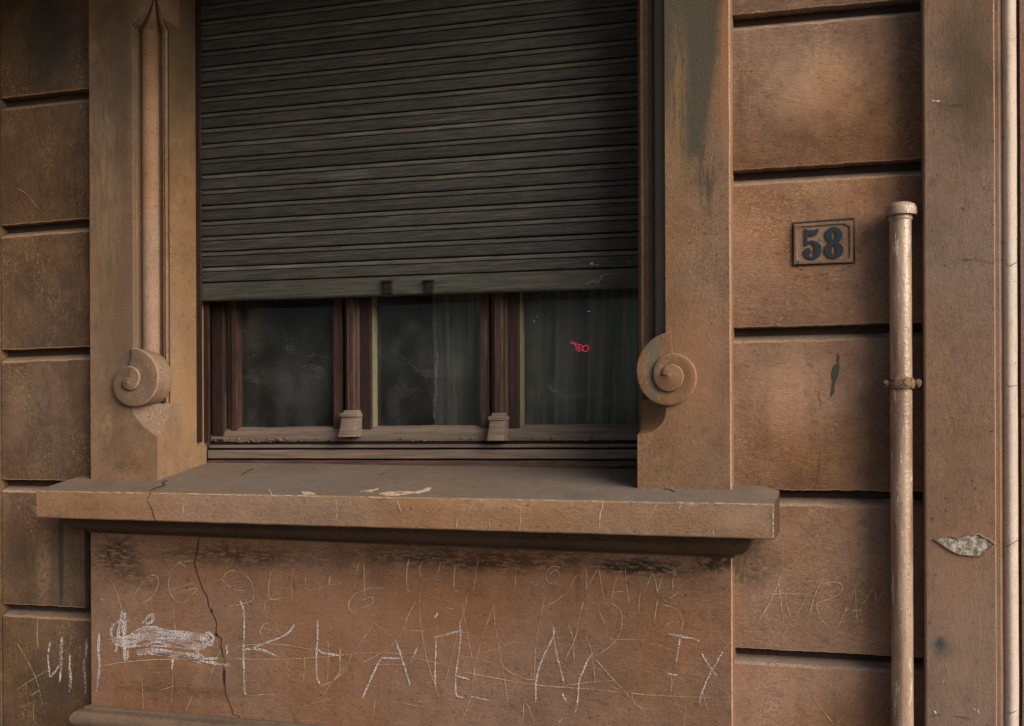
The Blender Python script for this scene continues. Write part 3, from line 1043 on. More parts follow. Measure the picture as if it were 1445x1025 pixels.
# chipped paint on the rail
def ribbon(mb, pts, y, wpx, k=5, jit=.25, taper=True, hook=None, mi=0):
    P = catmull([tuple(p) for p in pts], k=k) if len(pts) > 2 else [tuple(pts[0] if t == 0 else (pts[0][0] + (pts[1][0] - pts[0][0]) * t / 6, pts[0][1] + (pts[1][1] - pts[0][1]) * t / 6)) for t in range(7)]
    n = len(P)
    L = []
    sd = random.random() * 50
    for i, (u, v) in enumerate(P):
        a = P[max(i - 1, 0)]; b = P[min(i + 1, n - 1)]
        d = Vector((b[0] - a[0], b[1] - a[1]))
        d = d.normalized() if d.length > 0 else Vector((1, 0))
        nn = Vector((-d.y, d.x))
        wv = wpx * .5 * (1 + .55 * mnoise.noise((i * .55, sd, 0)))
        if taper:
            wv *= min(1, .35 + min(i, n - 1 - i) * .35)
        o = mnoise.noise((i * .4, sd, 5)) * jit
        c = Vector((u, v)) + nn * o
        p1, p2 = c + nn * wv, c - nn * wv
        yy = y if not callable(y) else y(u, v)
        A, B = W(p1.x, p1.y, yy), W(p2.x, p2.y, yy)
        L.append([tuple(A), tuple(B)])
    mb.loft(L, closed=False, caps=False, mi=mi)


def strokes(name, lst, zoom, y, wpx, mat, parent, jit=.25, k=5):
    ox, oy, s = zoom
    for P in lst:
        mb = MB()
        ribbon(mb, [(ox + a / s, oy + b / s) for a, b in P], y, wpx * random.uniform(.8, 1.2), k, jit)
        o = mb.build(name, mat, parent, fix=False)
        if parent is not None and parent.parent is not None:
            o.location = (0, 0, 0)


ZA, ZBm, ZC, ZD, ZL = (100, 750, 3.6125), (450, 750, 3.7286), (700, 750, 3.7263), (900, 680, 2.972), (0, 860, 6.21)
EPS = YJ - .0022
scrA = [[(320, 340), (345, 290), (390, 235), (430, 225), (447, 260), (430, 310), (395, 350), (350, 368), (315, 365)],
        [(590, 215), (580, 175), (550, 165), (515, 195), (498, 260), (510, 320), (545, 360), (590, 355), (630, 310), (650, 280)],
        [(510, 300), (560, 280), (625, 265)], [(520, 320), (600, 300), (640, 285)], [(540, 160), (585, 152), (630, 150)],
        [(880, 215), (915, 250), (930, 300), (925, 350), (870, 370), (805, 382)], [(765, 240), (820, 290), (890, 305)], [(775, 240), (800, 205), (850, 200)],
        [(1025, 190), (1010, 260), (1018, 345), (1120, 330)], [(1130, 195), (1122, 280), (1128, 360)],
        [(1200, 225), (1202, 298), (1310, 275), (1320, 225)], [(1310, 275), (1380, 265)], [(1445, 330), (1420, 350), (1415, 390), (1430, 410)],
        [(150, 690), (250, 670), (420, 655), (800, 648), (1000, 655), (1220, 645), (1445, 625)], [(820, 595), (900, 580), (1050, 575), (1240, 605)],
        [(1040, 465), (990, 470), (965, 510), (975, 545)], [(1310, 560), (1312, 740)], [(1375, 560), (1372, 740)],
        [(1270, 790), (1340, 760), (1400, 700), (1440, 600)], [(520, 370), (530, 480), (535, 560)], [(200, 240), (240, 330), (258, 400)],
        [(930, 600), (1000, 620), (1060, 650)], [(515, 640), (518, 760), (512, 880)], [(900, 840), (980, 832), (1045, 830)], [(1110, 660), (1100, 690), (1120, 720)],
        [(1190, 640), (1185, 750), (1150, 795)]]
scrB = [[(55, 240), (45, 280), (0, 300)], [(210, 165), (195, 230), (188, 300)], [(235, 160), (238, 240), (240, 345)],
        [(350, 300), (270, 300), (200, 325), (160, 370), (165, 410), (210, 445)], [(225, 365), (275, 345), (280, 380), (215, 405)],
        [(475, 145), (462, 210), (465, 300), (485, 318)], [(540, 165), (530, 205), (545, 245), (590, 255), (625, 220), (640, 165)],
        [(722, 150), (712, 220), (712, 300), (735, 320)], [(838, 150), (825, 230), (812, 315)], [(1045, 160), (1035, 230), (1033, 300)],
        [(1055, 230), (1100, 260), (1155, 288)], [(1275, 190), (1230, 185), (1200, 215), (1200, 260), (1235, 275), (1265, 235), (1250, 205), (1215, 225), (1225, 262)],
        [(530, 320), (530, 430), (545, 550), (575, 700), (620, 830), (635, 880)], [(510, 370), (470, 440), (440, 520), (420, 560)],
        [(775, 345), (770, 400), (740, 500), (700, 660), (660, 810)], [(755, 375), (765, 450), (800, 640), (835, 835)],
        [(945, 345), (905, 430), (860, 560), (820, 720), (800, 870), (745, 1010)], [(915, 355), (920, 430), (945, 600), (970, 740), (995, 900)],
        [(1190, 345), (1160, 480), (1140, 620), (1135, 760), (1137, 840)], [(400, 522), (640, 525)], [(110, 650), (300, 640), (440, 645)],
        [(500, 665), (680, 705)], [(760, 740), (1000, 785), (1200, 815), (1305, 820)], [(285, 490), (230, 570), (140, 700), (20, 860)],
        [(285, 480), (400, 565)], [(50, 580), (45, 780)], [(110, 590), (108, 760)], [(1085, 885), (1110, 940), (1140, 1015)], [(1080, 890), (1072, 1000)],
        [(1045, 770), (1000, 890)], [(930, 650), (990, 730), (1080, 775), (1150, 780)], [(400, 565), (375, 610), (310, 650), (225, 692)],
        [(500, 892), (590, 900)], [(300, 880), (280, 970)], [(670, 400), (710, 412)], [(1040, 545), (1080, 555)]]
scrC = [[(385, 310), (410, 250), (435, 225)], [(470, 190), (475, 270), (470, 310)], [(545, 180), (510, 240), (470, 310)], [(540, 185), (555, 290), (575, 380)],
        [(665, 195), (625, 270), (605, 365)], [(680, 190), (685, 280), (700, 370)], [(615, 320), (680, 315)], [(825, 215), (800, 270), (780, 320)],
        [(825, 215), (840, 270), (850, 325)], [(878, 215), (865, 265), (850, 325)], [(942, 200), (930, 260), (932, 318)], [(960, 290), (945, 330), (905, 355)],
        [(760, 320), (752, 370), (752, 425)], [(850, 355), (840, 420), (830, 485)], [(870, 385), (930, 400), (965, 430), (985, 480), (972, 520)],
        [(600, 375), (650, 410), (662, 460), (650, 540), (600, 605), (512, 660)], [(512, 660), (600, 760), (700, 870), (785, 950)],
        [(290, 818), (500, 830), (800, 860), (1130, 875)], [(340, 815), (480, 795), (620, 785)],
        [(460, 370), (440, 440), (425, 530), (400, 600), (360, 680)], [(380, 490), (405, 570), (410, 700)], [(470, 550), (500, 620), (525, 800)],
        [(920, 760), (925, 800), (918, 845)], [(1200, 620), (1235, 575)], [(260, 390), (310, 370), (360, 330)], [(540, 385), (550, 440), (590, 510)]]
strokes('scratched_line', scrA, ZA, EPS, .85, M_scratch, apron)
strokes('scratched_line', scrB, ZBm, EPS, .85, M_scratch, apron)
strokes('scratched_line', scrC, ZC, EPS, .85, M_scratch, apron)
# faint random hairlines of a much-scratched wall
for q in range(34):
    u, v = random.uniform(150, 1000), random.uniform(840, 1000)
    a = random.uniform(-.4, .4) + (math.pi / 2 if random.random() < .5 else 0)
    l = random.uniform(12, 60)
    mb = MB(); ribbon(mb, [(u, v), (u + l * .5 * math.cos(a) + random.uniform(-3, 3), v + l * .5 * math.sin(a)), (u + l * math.cos(a), v + l * math.sin(a))], EPS + .0006, .55, 5, .2)
    o = mb.build('scratched_line', M_scratch, apron, fix=False); o.location = (0, 0, 0)
chA = [[(145, 515), (140, 600), (145, 690), (128, 820)],
       [(200, 550), (290, 540), (380, 500), (450, 520), (520, 525), (600, 540), (690, 550), (720, 560)],
       [(210, 560), (300, 565), (400, 540), (500, 555), (600, 580), (715, 575)],
       [(220, 575), (330, 585), (450, 560), (560, 570), (660, 600), (700, 560), (690, 520), (720, 530)],
       [(300, 535), (360, 500), (420, 490), (500, 512), (590, 520), (690, 535)], [(310, 550), (400, 520), (520, 545), (640, 565)],
       [(330, 615), (420, 600), (520, 615), (620, 630), (680, 660), (770, 680)], [(335, 625), (440, 620), (540, 640), (640, 655), (745, 645)],
       [(350, 610), (480, 630), (600, 650), (670, 670)], [(262, 405), (250, 470), (245, 520), (225, 615)], [(275, 410), (275, 480), (270, 560), (280, 655), (292, 600)],
       [(250, 450), (235, 560), (230, 615)], [(268, 430), (260, 520)], [(365, 470), (400, 430), (420, 425), (410, 465), (380, 470)],
       [(210, 540), (205, 500), (230, 465), (300, 455)], [(660, 540), (680, 590), (640, 615), (680, 640)], [(700, 510), (725, 540), (715, 580), (690, 575)],
       [(795, 575), (795, 640)], [(770, 675), (800, 685), (805, 665)],
       [(862, 355), (880, 400), (884, 480), (880, 600), (882, 700), (885, 800), (893, 840)], [(880, 602), (920, 598), (980, 575), (1060, 545), (1110, 515), (1140, 475)],
       [(900, 595), (980, 605), (1060, 640)], [(1258, 450), (1257, 550), (1250, 650), (1255, 740), (1270, 780)], [(1255, 600), (1290, 620), (1370, 632)],
       [(155, 345), (165, 350)], [(520, 640), (515, 700)]]
chB = [[(400, 565), (420, 620), (440, 680), (465, 760), (480, 810)], [(325, 665), (380, 668), (440, 668)], [(325, 670), (290, 740), (255, 820), (228, 880)],
       [(605, 560), (680, 540), (755, 520)], [(615, 555), (615, 640), (610, 740), (615, 830)], [(742, 470), (745, 560), (735, 650), (720, 760), (725, 860), (760, 872)],
       [(710, 758), (790, 778)], [(625, 430), (605, 460)], [(622, 500), (622, 520)], [(1230, 500), (1235, 545), (1200, 620), (1165, 700), (1145, 780), (1140, 900)],
       [(1235, 540), (1250, 640), (1270, 720), (1290, 800)], [(800, 870), (890, 888)], [(520, 610), (480, 690)]]
chC = [[(510, 640), (480, 680), (455, 740), (435, 800), (430, 880), (415, 955)], [(908, 540), (960, 550), (1020, 560), (1070, 575)], [(972, 540), (960, 610), (948, 690)],
       [(893, 742), (925, 752), (955, 755)], [(1080, 640), (1110, 690), (1140, 735), (1170, 775)], [(1195, 630), (1160, 690), (1120, 760), (1085, 840), (1068, 905)],
       [(345, 850), (375, 900)], [(325, 1010), (355, 975)]]
strokes('chalk_stroke', chA[1:9], ZA, EPS - .0005, 5.2, M_chalk, apron, .8)
strokes('chalk_stroke', chA[9:19], ZA, EPS - .0009, 3.6, M_chalk, apron, .6)
strokes('chalk_stroke', chA[:1] + chA[19:], ZA, EPS - .0005, 2.8, M_chalk, apron, .4)
strokes('chalk_stroke', [[(random.uniform(200, 330), random.uniform(525, 600)), (random.uniform(380, 560), random.uniform(500, 600)), (random.uniform(600, 720), random.uniform(530, 610))] for q in range(7)], ZA, EPS - .0013, 2.2, M_chalk, apron, .8)
strokes('chalk_stroke', chB, ZBm, EPS - .0005, 2.5, M_chalk, apron, .4)
strokes('chalk_stroke', chC, ZC, EPS - .0005, 2.5, M_chalk, apron, .4)
strokes('scratched_line', [[(600, 395), (575, 460), (540, 530), (500, 598)], [(590, 410), (600, 500), (612, 598)], [(620, 455), (625, 510), (640, 568)],
        [(710, 470), (690, 520), (660, 555)], [(540, 470), (710, 470)], [(770, 410), (735, 500), (710, 600)], [(770, 430), (830, 420), (858, 440), (845, 470), (780, 500), (750, 510)],
        [(748, 510), (760, 560), (800, 615)], [(912, 450), (880, 520), (840, 610)], [(912, 450), (915, 520), (922, 600)], [(865, 540), (940, 540)],
        [(925, 550), (960, 490), (995, 435)], [(995, 435), (1000, 510)], [(1000, 510), (1050, 430)]], ZD, -.0018, 1.2, M_scratch, facade)
strokes('chalk_stroke', [[(730, 890), (770, 950), (820, 1015)], [(920, 930), (870, 980), (830, 1015)]], ZD, -.0018, 1.3, M_yellow, facade)
strokes('chalk_stroke', [[(440, 285), (420, 400), (430, 520), (440, 590), (480, 550), (520, 480), (540, 380), (545, 235)], [(540, 240), (530, 400), (540, 440), (520, 650)],
        [(615, 400), (610, 520), (620, 600), (605, 740)], [(760, 260), (755, 400), (735, 480), (745, 600), (750, 740)], [(545, 300), (535, 420)]], ZL, -.0018, 3.0, M_chalk, facade, .5)
strokes('scratched_line', [[(150, 300), (240, 450), (320, 620), (375, 840)], [(330, 80), (325, 240), (340, 350)], [(130, 720), (260, 630), (420, 530)], [(290, 830), (300, 1010)], [(270, 760), (350, 700)]],
        ZL, -.0018, .9, M_scratch, facade)
strokes('scratched_line', [[(100, 680), (150, 710), (200, 770), (245, 815)]], (0, 100, 4.1), -.0018, 1.0, M_scratch, facade)

# ------------------------------------------------------------------ cracks and losses
CR = [[(655, 25), (640, 120), (632, 165), (655, 245), (665, 275), (690, 325), (712, 400)], [(712, 400), (740, 455), (745, 480), (740, 530), (765, 545), (768, 600), (783, 660)],
      [(783, 660), (780, 700), (785, 770), (790, 830), (815, 890), (830, 935), (860, 945), (862, 985)]]
strokes('crack', CR, ZA, EPS + .0004, 1.25, M_crack, apron, 1.3, 5)
strokes('crack', [[(716, 395), (720, 418)], [(738, 520), (748, 535)], [(781, 700), (783, 780)]], ZA, EPS + .0003, 3.2, M_crack, apron, .4, 4)
SZ = YS - .0016
strokes('crack', [[(598, 95), (585, 130), (600, 160), (608, 190), (620, 213)]], (0, 660, 2.8075), SZ, 1.3, M_crack, facade, .5, 4)
strokes('pale_vein', [[(597, 98), (583, 132), (598, 158)], [(718, 115), (726, 150), (722, 205)]], (0, 660, 2.8075), SZ, 1.6, M_vein, facade, .5, 4)
strokes('pale_vein', [[(50, 750), (52, 800), (35, 850), (32, 960)], [(615, 780), (605, 820)], [(445, 780), (400, 860)], [(850, 965), (860, 1010)]], (840, 560, 5.125), SZ, 1.3, M_vein, facade, .4, 4)
strokes('pale_vein', [[(1240, 150), (1245, 185), (1170, 225)], [(1245, 185), (1300, 205), (1305, 280), (1295, 385)], [(810, 285), (800, 355)], [(985, 125), (995, 165), (1010, 130)], [(1060, 310), (1060, 380)]],
        (500, 680, 5.558), SZ, 1.4, M_vein, facade, .4, 4)
strokes('pale_vein', [[(470, 700), (476, 715), (474, 735)], [(560, 705), (566, 722)], [(380, 690), (384, 700)]], (0, 0, 1), SZ, 1.2, M_vein, facade, .4, 4)


def on_sill(u, v):               # distance of the sill's sloping top where pixel (u, v) meets it
    lo, hi = YS + .001, .20
    for _ in range(24):
        mid = (lo + hi) / 2
        p = W(u, v, mid)
        if p.z > sill_z(p.x, mid):
            lo = mid
        else:
            hi = mid
    return lo


def jag(P, amp, sub=3):
    out = []
    n = len(P)
    for i in range(n):
        a, b = P[i], P[(i + 1) % n]
        for k in range(sub):
            t = k / sub
            out.append((a[0] + (b[0] - a[0]) * t + random.uniform(-amp, amp), a[1] + (b[1] - a[1]) * t + random.uniform(-amp, amp)))
    return out


def sill_patch(name, poly, mat, dz=.0012):
    P = []
    for (u, v) in jag(poly, .6):
        y = on_sill(u, v); p = W(u, v, y); P.append((p.x, y, sill_z(p.x, y) + dz))
    n = len(P)
    mb = MB()
    mb.add(P + [(a, b, c - dz * 1.5) for a, b, c in P], [list(range(n))] + [(i, i + n, (i + 1) % n + n, (i + 1) % n) for i in range(n)])
    return mb.build(name, mat, facade)


z5 = lambda L: [(500 + a / 5.558, 680 + b / 5.558) for a, b in L]
sill_patch('paint_loss', z5([(25, 78), (90, 72), (150, 62), (188, 52), (180, 62), (140, 76), (80, 82)]), M_vein)
sill_patch('paint_loss', z5([(180, 100), (250, 82), (330, 76), (370, 78), (460, 80), (530, 68), (575, 46), (605, 48), (590, 70), (520, 88), (430, 96), (340, 106), (250, 108)]), M_vein)
sill_patch('paint_loss', [(424, 695), (436, 694.5), (446, 697), (440, 698.5), (428, 698)], M_vein)


def sill_line(name, pts, wpx, mat):
    mb = MB()
    L = []
    P = catmull(pts, k=4)
    for i, (u, v) in enumerate(P):
        a = P[max(i - 1, 0)]; b = P[min(i + 1, len(P) - 1)]
        d = Vector((b[0] - a[0], b[1] - a[1])).normalized(); n = Vector((-d.y, d.x)) * wpx * .5 * (1 + .5 * mnoise.noise((i, 3, wpx)))
        q = []
        for e in (1, -1):
            uu, vv = u + n.x * e, v + n.y * e
            y = on_sill(uu, vv); p = W(uu, vv, y); q.append((p.x, y, sill_z(p.x, y) + .0013))
        L.append(q)
    mb.loft(L, closed=False, caps=False)
    mb.build(name, mat, facade, fix=False)


sill_line('crack', [(213, 692.5), (222, 688.5), (233, 685), (229, 682), (236, 678.5)], 1.2, M_crack)
sill_line('crack', [(341, 671), (347, 667), (357, 662)], 1.0, M_crack)
sill_line('crack', [(537, 671), (543, 667)], 1.0, M_crack)
sill_line('crack', [(938, 690.5), (946, 692), (953, 695)], 1.0, M_crack)
# thin pale broken line of bare plaster along the sill's front arris
for a in range(0, 60):
    u0 = 55 + a * 17.3 + random.uniform(-3, 3)
    if random.random() < .3:
        continue
    l = random.uniform(6, 22)
    v0 = lambda u: 692.6 + (711.4 - 692.6) * (u - 50) / 1042
    mb = MB(); ribbon(mb, [(u0, v0(u0) + .8), (u0 + l * .5, v0(u0 + l * .5) + random.uniform(.3, 1.6)), (u0 + l, v0(u0 + l) + .9)], SZ, random.uniform(1.0, 2.6), 4, .5)
    mb.build('paint_loss', M_vein, facade, fix=False)

# right wall cracks
ZP = (1110, 470, 4.455)
strokes('crack', [[(105, 50), (118, 120), (120, 175), (155, 205), (190, 255), (212, 275)], [(205, 270), (212, 305), (235, 315)], [(215, 310), (205, 400), (215, 440), (195, 500)],
        [(145, 440), (150, 500), (160, 570)], [(60, 125), (200, 128), (350, 118)], [(210, 790), (200, 880), (185, 985)], [(215, 700), (212, 770)], [(415, 200), (440, 160)],
        [(100, 250), (130, 245)], [(550, 110), (600, 98)], [(175, 625), (190, 650), (205, 655), (215, 640)]], ZP, -.0016, .6, M_softcrack, facade, .5, 4)
mb = MB()
ox, oy, s = ZP
poly = [(320, 130), (335, 150), (332, 200), (328, 235), (315, 290), (300, 370), (285, 400), (278, 385), (288, 320), (282, 260), (295, 215), (315, 190)]
mb.prism([(W(ox + a / s, oy + b / s, 0).x, W(ox + a / s, oy + b / s, 0).z) for a, b in jag(poly, 4)][::-1], -.0014, .001)
mb.build('grey_patch', flat('grey_cement', (.075, .072, .064), .9, .2, .001, 200), facade)
ZN = (1090, 290, 6.833)
strokes('crack', [[(285, 680), (360, 688), (420, 662), (480, 668), (560, 650)], [(590, 630), (680, 625), (780, 575)], [(205, 575), (270, 610), (295, 640)], [(800, 545), (790, 460), (805, 385)]],
        ZN, -.0016, 1.1, M_softcrack, facade, .5, 4)
strokes('pale_vein', [[(740, 640), (800, 690), (850, 790), (840, 870)], [(815, 360), (820, 260), (790, 140)], [(570, 0), (560, 100)]], ZN, -.0016, 1.1, M_soft, facade, .5, 4)
strokes('pale_vein', [[(0, 985), (5, 1000)], [(560, 670), (620, 665), (680, 645)]], (860, 340, 2.847), -.0016, 1.0, M_soft, facade, .4, 4)
strokes('pale_vein', [[(935, 770), (945, 830), (955, 900)]], (860, 0, 3.0147), -.0016, 1.2, M_soft, facade, .4, 4)
# door surround cracks
yd2 = yd - .0022
strokes('crack', [[(1352, 367), (1380, 366), (1395, 370), (1404, 371)], [(1345, 1010), (1360, 1013), (1372, 1015)], [(1312, 1010), (1330, 1008)],
        [(1337, 149), (1360, 148)], [(1400, 200), (1404, 199)]], (0, 0, 1), yd2, .8, M_crack, facade, .4, 4)
strokes('pale_vein', [[(1338, 367), (1370, 365.5), (1403, 370)], [(1310, 1008), (1345, 1009)]], (0, 0, 1), yd2 - .0003, .9, M_soft, facade, .4, 4)
strokes('chalk_stroke', [[(1314, 141), (1320, 143), (1329, 142)], [(1332, 951), (1334, 957), (1330, 965)], [(1318, 1003), (1322, 1008)], [(1372, 1000), (1380, 1003), (1383, 1008)]], (0, 0, 1), yd2, 1.8, M_chalk, facade, .3, 4)
ysp = yd + .019
strokes('crack', [[(1419, 372), (1426, 375), (1437, 369)], [(1418, 545), (1428, 545), (1437, 544)], [(1418, 772), (1428, 768), (1437, 761)], [(1416, 1008), (1428, 1006), (1437, 1002)]], (0, 0, 1), ysp, .9, M_crack, facade, .4, 4)

# lost render on the door surround: a torn, leaf-shaped hole showing pale plaster, thick lifted paint round it
ZG = (1150, 680, 2.969)
leaf = [(505, 243), (535, 233), (560, 228), (590, 236), (612, 236), (630, 226), (655, 221), (690, 222), (705, 234), (725, 240), (752, 262), (735, 278), (720, 290), (690, 309), (660, 311), (640, 308), (610, 305), (590, 298), (565, 285), (540, 268)]
mp = NT('mottled_plaster')
nn = mp.noise(90, 5, .7)
mm = mp.mix(mp.ramp(nn, .42, .6), (.20, .175, .15), (.56, .50, .43))
mm = mp.mix(mp.ramp(mp.noise(38, 4, .6), .55, .62), mm, (.17, .15, .13))
M_mott = mp.done(mp.bsdf(mm, .95, mp.bump(nn, .003), .1))
cxp = sum(a for a, b in leaf) / len(leaf); cyp = sum(b for a, b in leaf) / len(leaf)
def leafpt(p, k, y):
    a, b = cxp + (p[0] - cxp) * k, cyp + (p[1] - cyp) * k
    return tuple(W(1150 + a / 2.969, 680 + b / 2.969, y))
mb = MB()
n = len(leaf)
mb.add([leafpt(p, .99, yd - .0016) for p in leaf], [list(range(n))])
mb.build('paint_loss', M_mott, facade)
mb = MB()
mb.loft([[leafpt(p, 1.10, yd - .0008) for p in leaf], [leafpt(p, 1.05, yd - .0045) for p in leaf], [leafpt(p, .99, yd - .005) for p in leaf], [leafpt(p, .97, yd - .001) for p in leaf]], caps=False)
mb.build('lifted_paint_rim', M_door, facade, smooth=40)

# flaked paint on the shutter rail
yr = YSH - .0055
mb = MB()
for P in ([(840, 400), (846, 397), (848, 391), (851, 389)], [(853, 388), (858, 386.5), (864, 387)], [(829, 401), (834, 397.5), (846, 397)], [(827, 399), (829, 402)]):
    ribbon(mb, P, yr, 1.9, 4, .5)
o = mb.build('flaked_paint', grainy('flaked_paint', (.30, .27, .22), 300, .35, .5, .9), sh, fix=False)
mb = MB()
for P in ([(832, 374), (836, 371), (838, 375)], [(841, 376), (845, 372)], [(885, 369), (889, 370)]):
    ribbon(mb, P, YSH - .0035, 2.6, 4, .5)
o = mb.build('flaked_paint', grainy('flaked_paint_pink', (.34, .27, .26), 300, .35, .5, .9), sh, fix=False)

# ------------------------------------------------------------------ house number
pl = thing('house_number_plate', 'small brown house number plate with blue-black digits 58 on a rendered block', 'number plate', tuple(W(1162, 343, -.004)))
zn = lambda a, b, y: W(ZN[0] + a / ZN[2], ZN[1] + b / ZN[2], y)
M_plate = stucco('painted_plate', (.26, .15, .098), (.13, .08, .055), (.40, .25, .165), 'h', speck=.4, streak=.2, tone=.5, bumpk=.7, seed=20.0)
def poly2(P, y):
    return [(zn(a, b, y).x, zn(a, b, y).z) for a, b in P]
# dark putty bed round the plate
mb = MB(); mb.prism(poly2([(190, 166), (790, 118), (800, 562), (196, 592)], 0)[::-1], -.0015, .004); mb.build('mortar_bed', M_core, pl)
mb = MB(); mb.prism(poly2([(206, 184), (778, 146), (776, 549), (206, 571)], -.004)[::-1], -.0045, .002); mb.build('plate', M_plate, pl)
outer = [(206, 184), (270, 180), (490, 165), (700, 151), (778, 146), (777, 220), (776, 480), (776, 549), (700, 552), (490, 560), (270, 568), (206, 571), (206, 500), (206, 240)]
inner = [(240, 245), (280, 212), (490, 198), (690, 184), (740, 222), (741, 240), (741, 460), (738, 490), (700, 520), (490, 530), (280, 538), (242, 505), (240, 490), (240, 260)]
mb = MB()
yb = -.0045
o_, i_ = [zn(a, b, yb) for a, b in outer], [zn(a, b, yb) for a, b in inner]
mb.loft([[(p.x, -.003, p.z) for p in o_], [(p.x, -.0075, p.z) for p in o_], [(p.x, -.0085, p.z + 0) for p in [q.lerp(r, .2) for q, r in zip(o_, i_)]],
         [(p.x, -.0085, p.z) for p in [q.lerp(r, .8) for q, r in zip(o_, i_)]], [(p.x, -.0042, p.z) for p in i_]], caps=False)
mb.build('raised_border', M_plate, pl, smooth=30)
M_digit = flat('blue_black_enamel', (.020, .030, .042), .55, .4, .0006, 500)
five = [(312, 224), (350, 240), (400, 237), (452, 222), (440, 255), (428, 280), (395, 297), (338, 290), (336, 350), (358, 341), (385, 337), (440, 352), (470, 395), (474, 440), (456, 490), (415, 519), (370, 522),
        (325, 502), (303, 465), (308, 430), (330, 411), (357, 414), (374, 440), (370, 466), (352, 480), (366, 500), (384, 502), (402, 475), (408, 430), (402, 390), (383, 366), (356, 370), (335, 388), (312, 385)]
mb = MB(); mb.prism(poly2(five, -.008)[::-1], -.0085, -.004); mb.build('digit', M_digit, pl)
mb = MB()
def ell(cx, cy, rx, ry, n=28):
    return [(cx + rx * math.cos(2 * math.pi * i / n), cy + ry * math.sin(2 * math.pi * i / n)) for i in range(n)]
for k, (O, I) in enumerate(((ell(592, 286, 84, 78), ell(591, 290, 19, 44)), (ell(592, 430, 92, 82), ell(592, 432, 21, 50)))):
    ya = -.0085 - .0003 * k
    a, b = [zn(p, q, -.008) for p, q in O], [zn(p, q, -.008) for p, q in I]
    mb.loft([[(p.x, -.004, p.z) for p in a], [(p.x, ya, p.z) for p in a], [(p.x, ya, p.z) for p in b], [(p.x, -.004, p.z) for p in b]], caps=False)
mb.build('digit', M_digit, pl)

# ------------------------------------------------------------------ drainpipe
def pipepaint():
    t = NT('old_pipe_paint')
    a = t.noise(1.0, 5, .65, vec=t.mapp((30, 30, 3.5)))
    c = t.mix(t.ramp(a, .38, .62), (.42, .300, .220), (.25, .150, .100))
    ch = t.ramp(t.noise(1.0, 5, .75, vec=t.mapp((55, 55, 12), (3, 3, 3))), .56, .64)
    c = t.mix(t.math('MULTIPLY', ch, .85), c, (.68, .58, .49))
    r2 = t.ramp(t.noise(1.0, 6, .7, vec=t.mapp((70, 70, 22), (8, 1, 3))), .60, .68)
    c = t.mix(t.math('MULTIPLY', r2, .8), c, (.16, .085, .052))
    ru = t.ramp(t.noise(120, 3, .6), .30, .22)
    c = t.mix(ru, c, (.045, .03, .022))
    h = t.noise(110, 4, .6)
    return t.done(t.bsdf(c, .27, t.bump(t.math('ADD', h, t.math('MULTIPLY', ch, .8)), .0016, .9), .9))


M_pipe = pipepaint()
rt = NT('rusty_clamp')
rn = rt.noise(120, 5, .7)
rc = rt.mix(rt.ramp(rn, .38, .58), (.018, .012, .010), (.26, .16, .10))
M_rust = rt.done(rt.bsdf(rc, .75, rt.bump(rn, .006), .3))
YP = -.050
pt_, pb_ = W(1270.5, 310, YP), W(1273.5, 1010, YP)
rp = (X(1287.2, YP) - X(1255.3, YP)) / 2
pipe = thing('drainpipe', 'old brown drainpipe with a capped top and rusty clamp beside the door surround', 'drainpipe', (pt_.x, YP, 0))
mb = MB()
NP = 40
loops = []
for k in range(NP + 1):
    z = .02 + (pt_.z - .02) * k / NP
    cx_ = pt_.x + (pb_.x - pt_.x) * (pt_.z - z) / (pt_.z - pb_.z)
    rr = rp * (1 + .012 * mnoise.noise((z * 7, 0, 0)))
    loops.append([(cx_ + rr * math.cos(2 * math.pi * j / 36), YP + rr * math.sin(2 * math.pi * j / 36), z) for j in range(36)])
mb.loft(loops)
mb.build('pipe', M_pipe, pipe, smooth=60)
m1 = px(1270, YP)
rc_ = rp * 1.46
mb = MB()
mb.lathe((pt_.x, YP, pt_.z), [(rp * 1.02, -.004), (rp * 1.10, -.001), (rp * 1.10, 2 * m1), (rp * 1.05, 4 * m1), (rp * 1.12, 9 * m1)], 32)
mb.build('neck_ring', M_pipe, pipe, smooth=40)
mb = MB()
mb.lathe((pt_.x + .001, YP, pt_.z + 6 * m1), [(rp * 1.0, 0), (rc_ * .98, -.002), (rc_, 2 * m1), (rc_ * .985, 9 * m1), (rc_ * .90, 13.5 * m1), (rc_ * .66, 16.5 * m1), (rc_ * .3, 17.5 * m1), (.001, 17.6 * m1)], 32, wob=.05)
mb.build('cap', M_pipe, pipe, smooth=50)
zc1, zc0 = Z(534.5, 1272, YP), Z(549, 1272, YP)
cxm = W(1272, 541, YP).x
mb = MB()
mb.lathe((cxm, YP, zc0), [(rp * 1.0, -.002), (rp * 1.22, -.001), (rp * 1.32, (zc1 - zc0) * .3), (rp * 1.26, (zc1 - zc0) * .8), (rp * 1.10, zc1 - zc0), (rp, zc1 - zc0 + .002)], 32, wob=.06)
clamp = mb.build('clamp', M_rust, pipe, smooth=50)
for sgn, uu in ((-1, 1250.5), (1, 1294.5)):
    xx = X(uu, YP)
    mb = MB()
    mb.box(min(cxm + sgn * rp, xx), max(cxm + sgn * rp, xx), YP - .006, YP + .006, zc0 + .003, zc1 - .003, .003)
    mb.build('clamp_ear', M_rust, pipe)
    mb = MB()
    bm = bmesh.new(); bmesh.ops.create_icosphere(bm, subdivisions=2, radius=.0115)
    for q in bm.verts:
        q.co = q.co * (1 + .18 * mnoise.noise(q.co * 160)) + Vector((xx, YP - .006, (zc0 + zc1) / 2))
    mb.bm(bm)
    mb.build('bolt', M_rust, pipe, smooth=True)
mb = MB(); mb.box(cxm - .012, cxm + .012, YP + rp * .9, .02, zc0 + .004, zc1 - .004); mb.build('wall_bracket', M_rust, pipe)

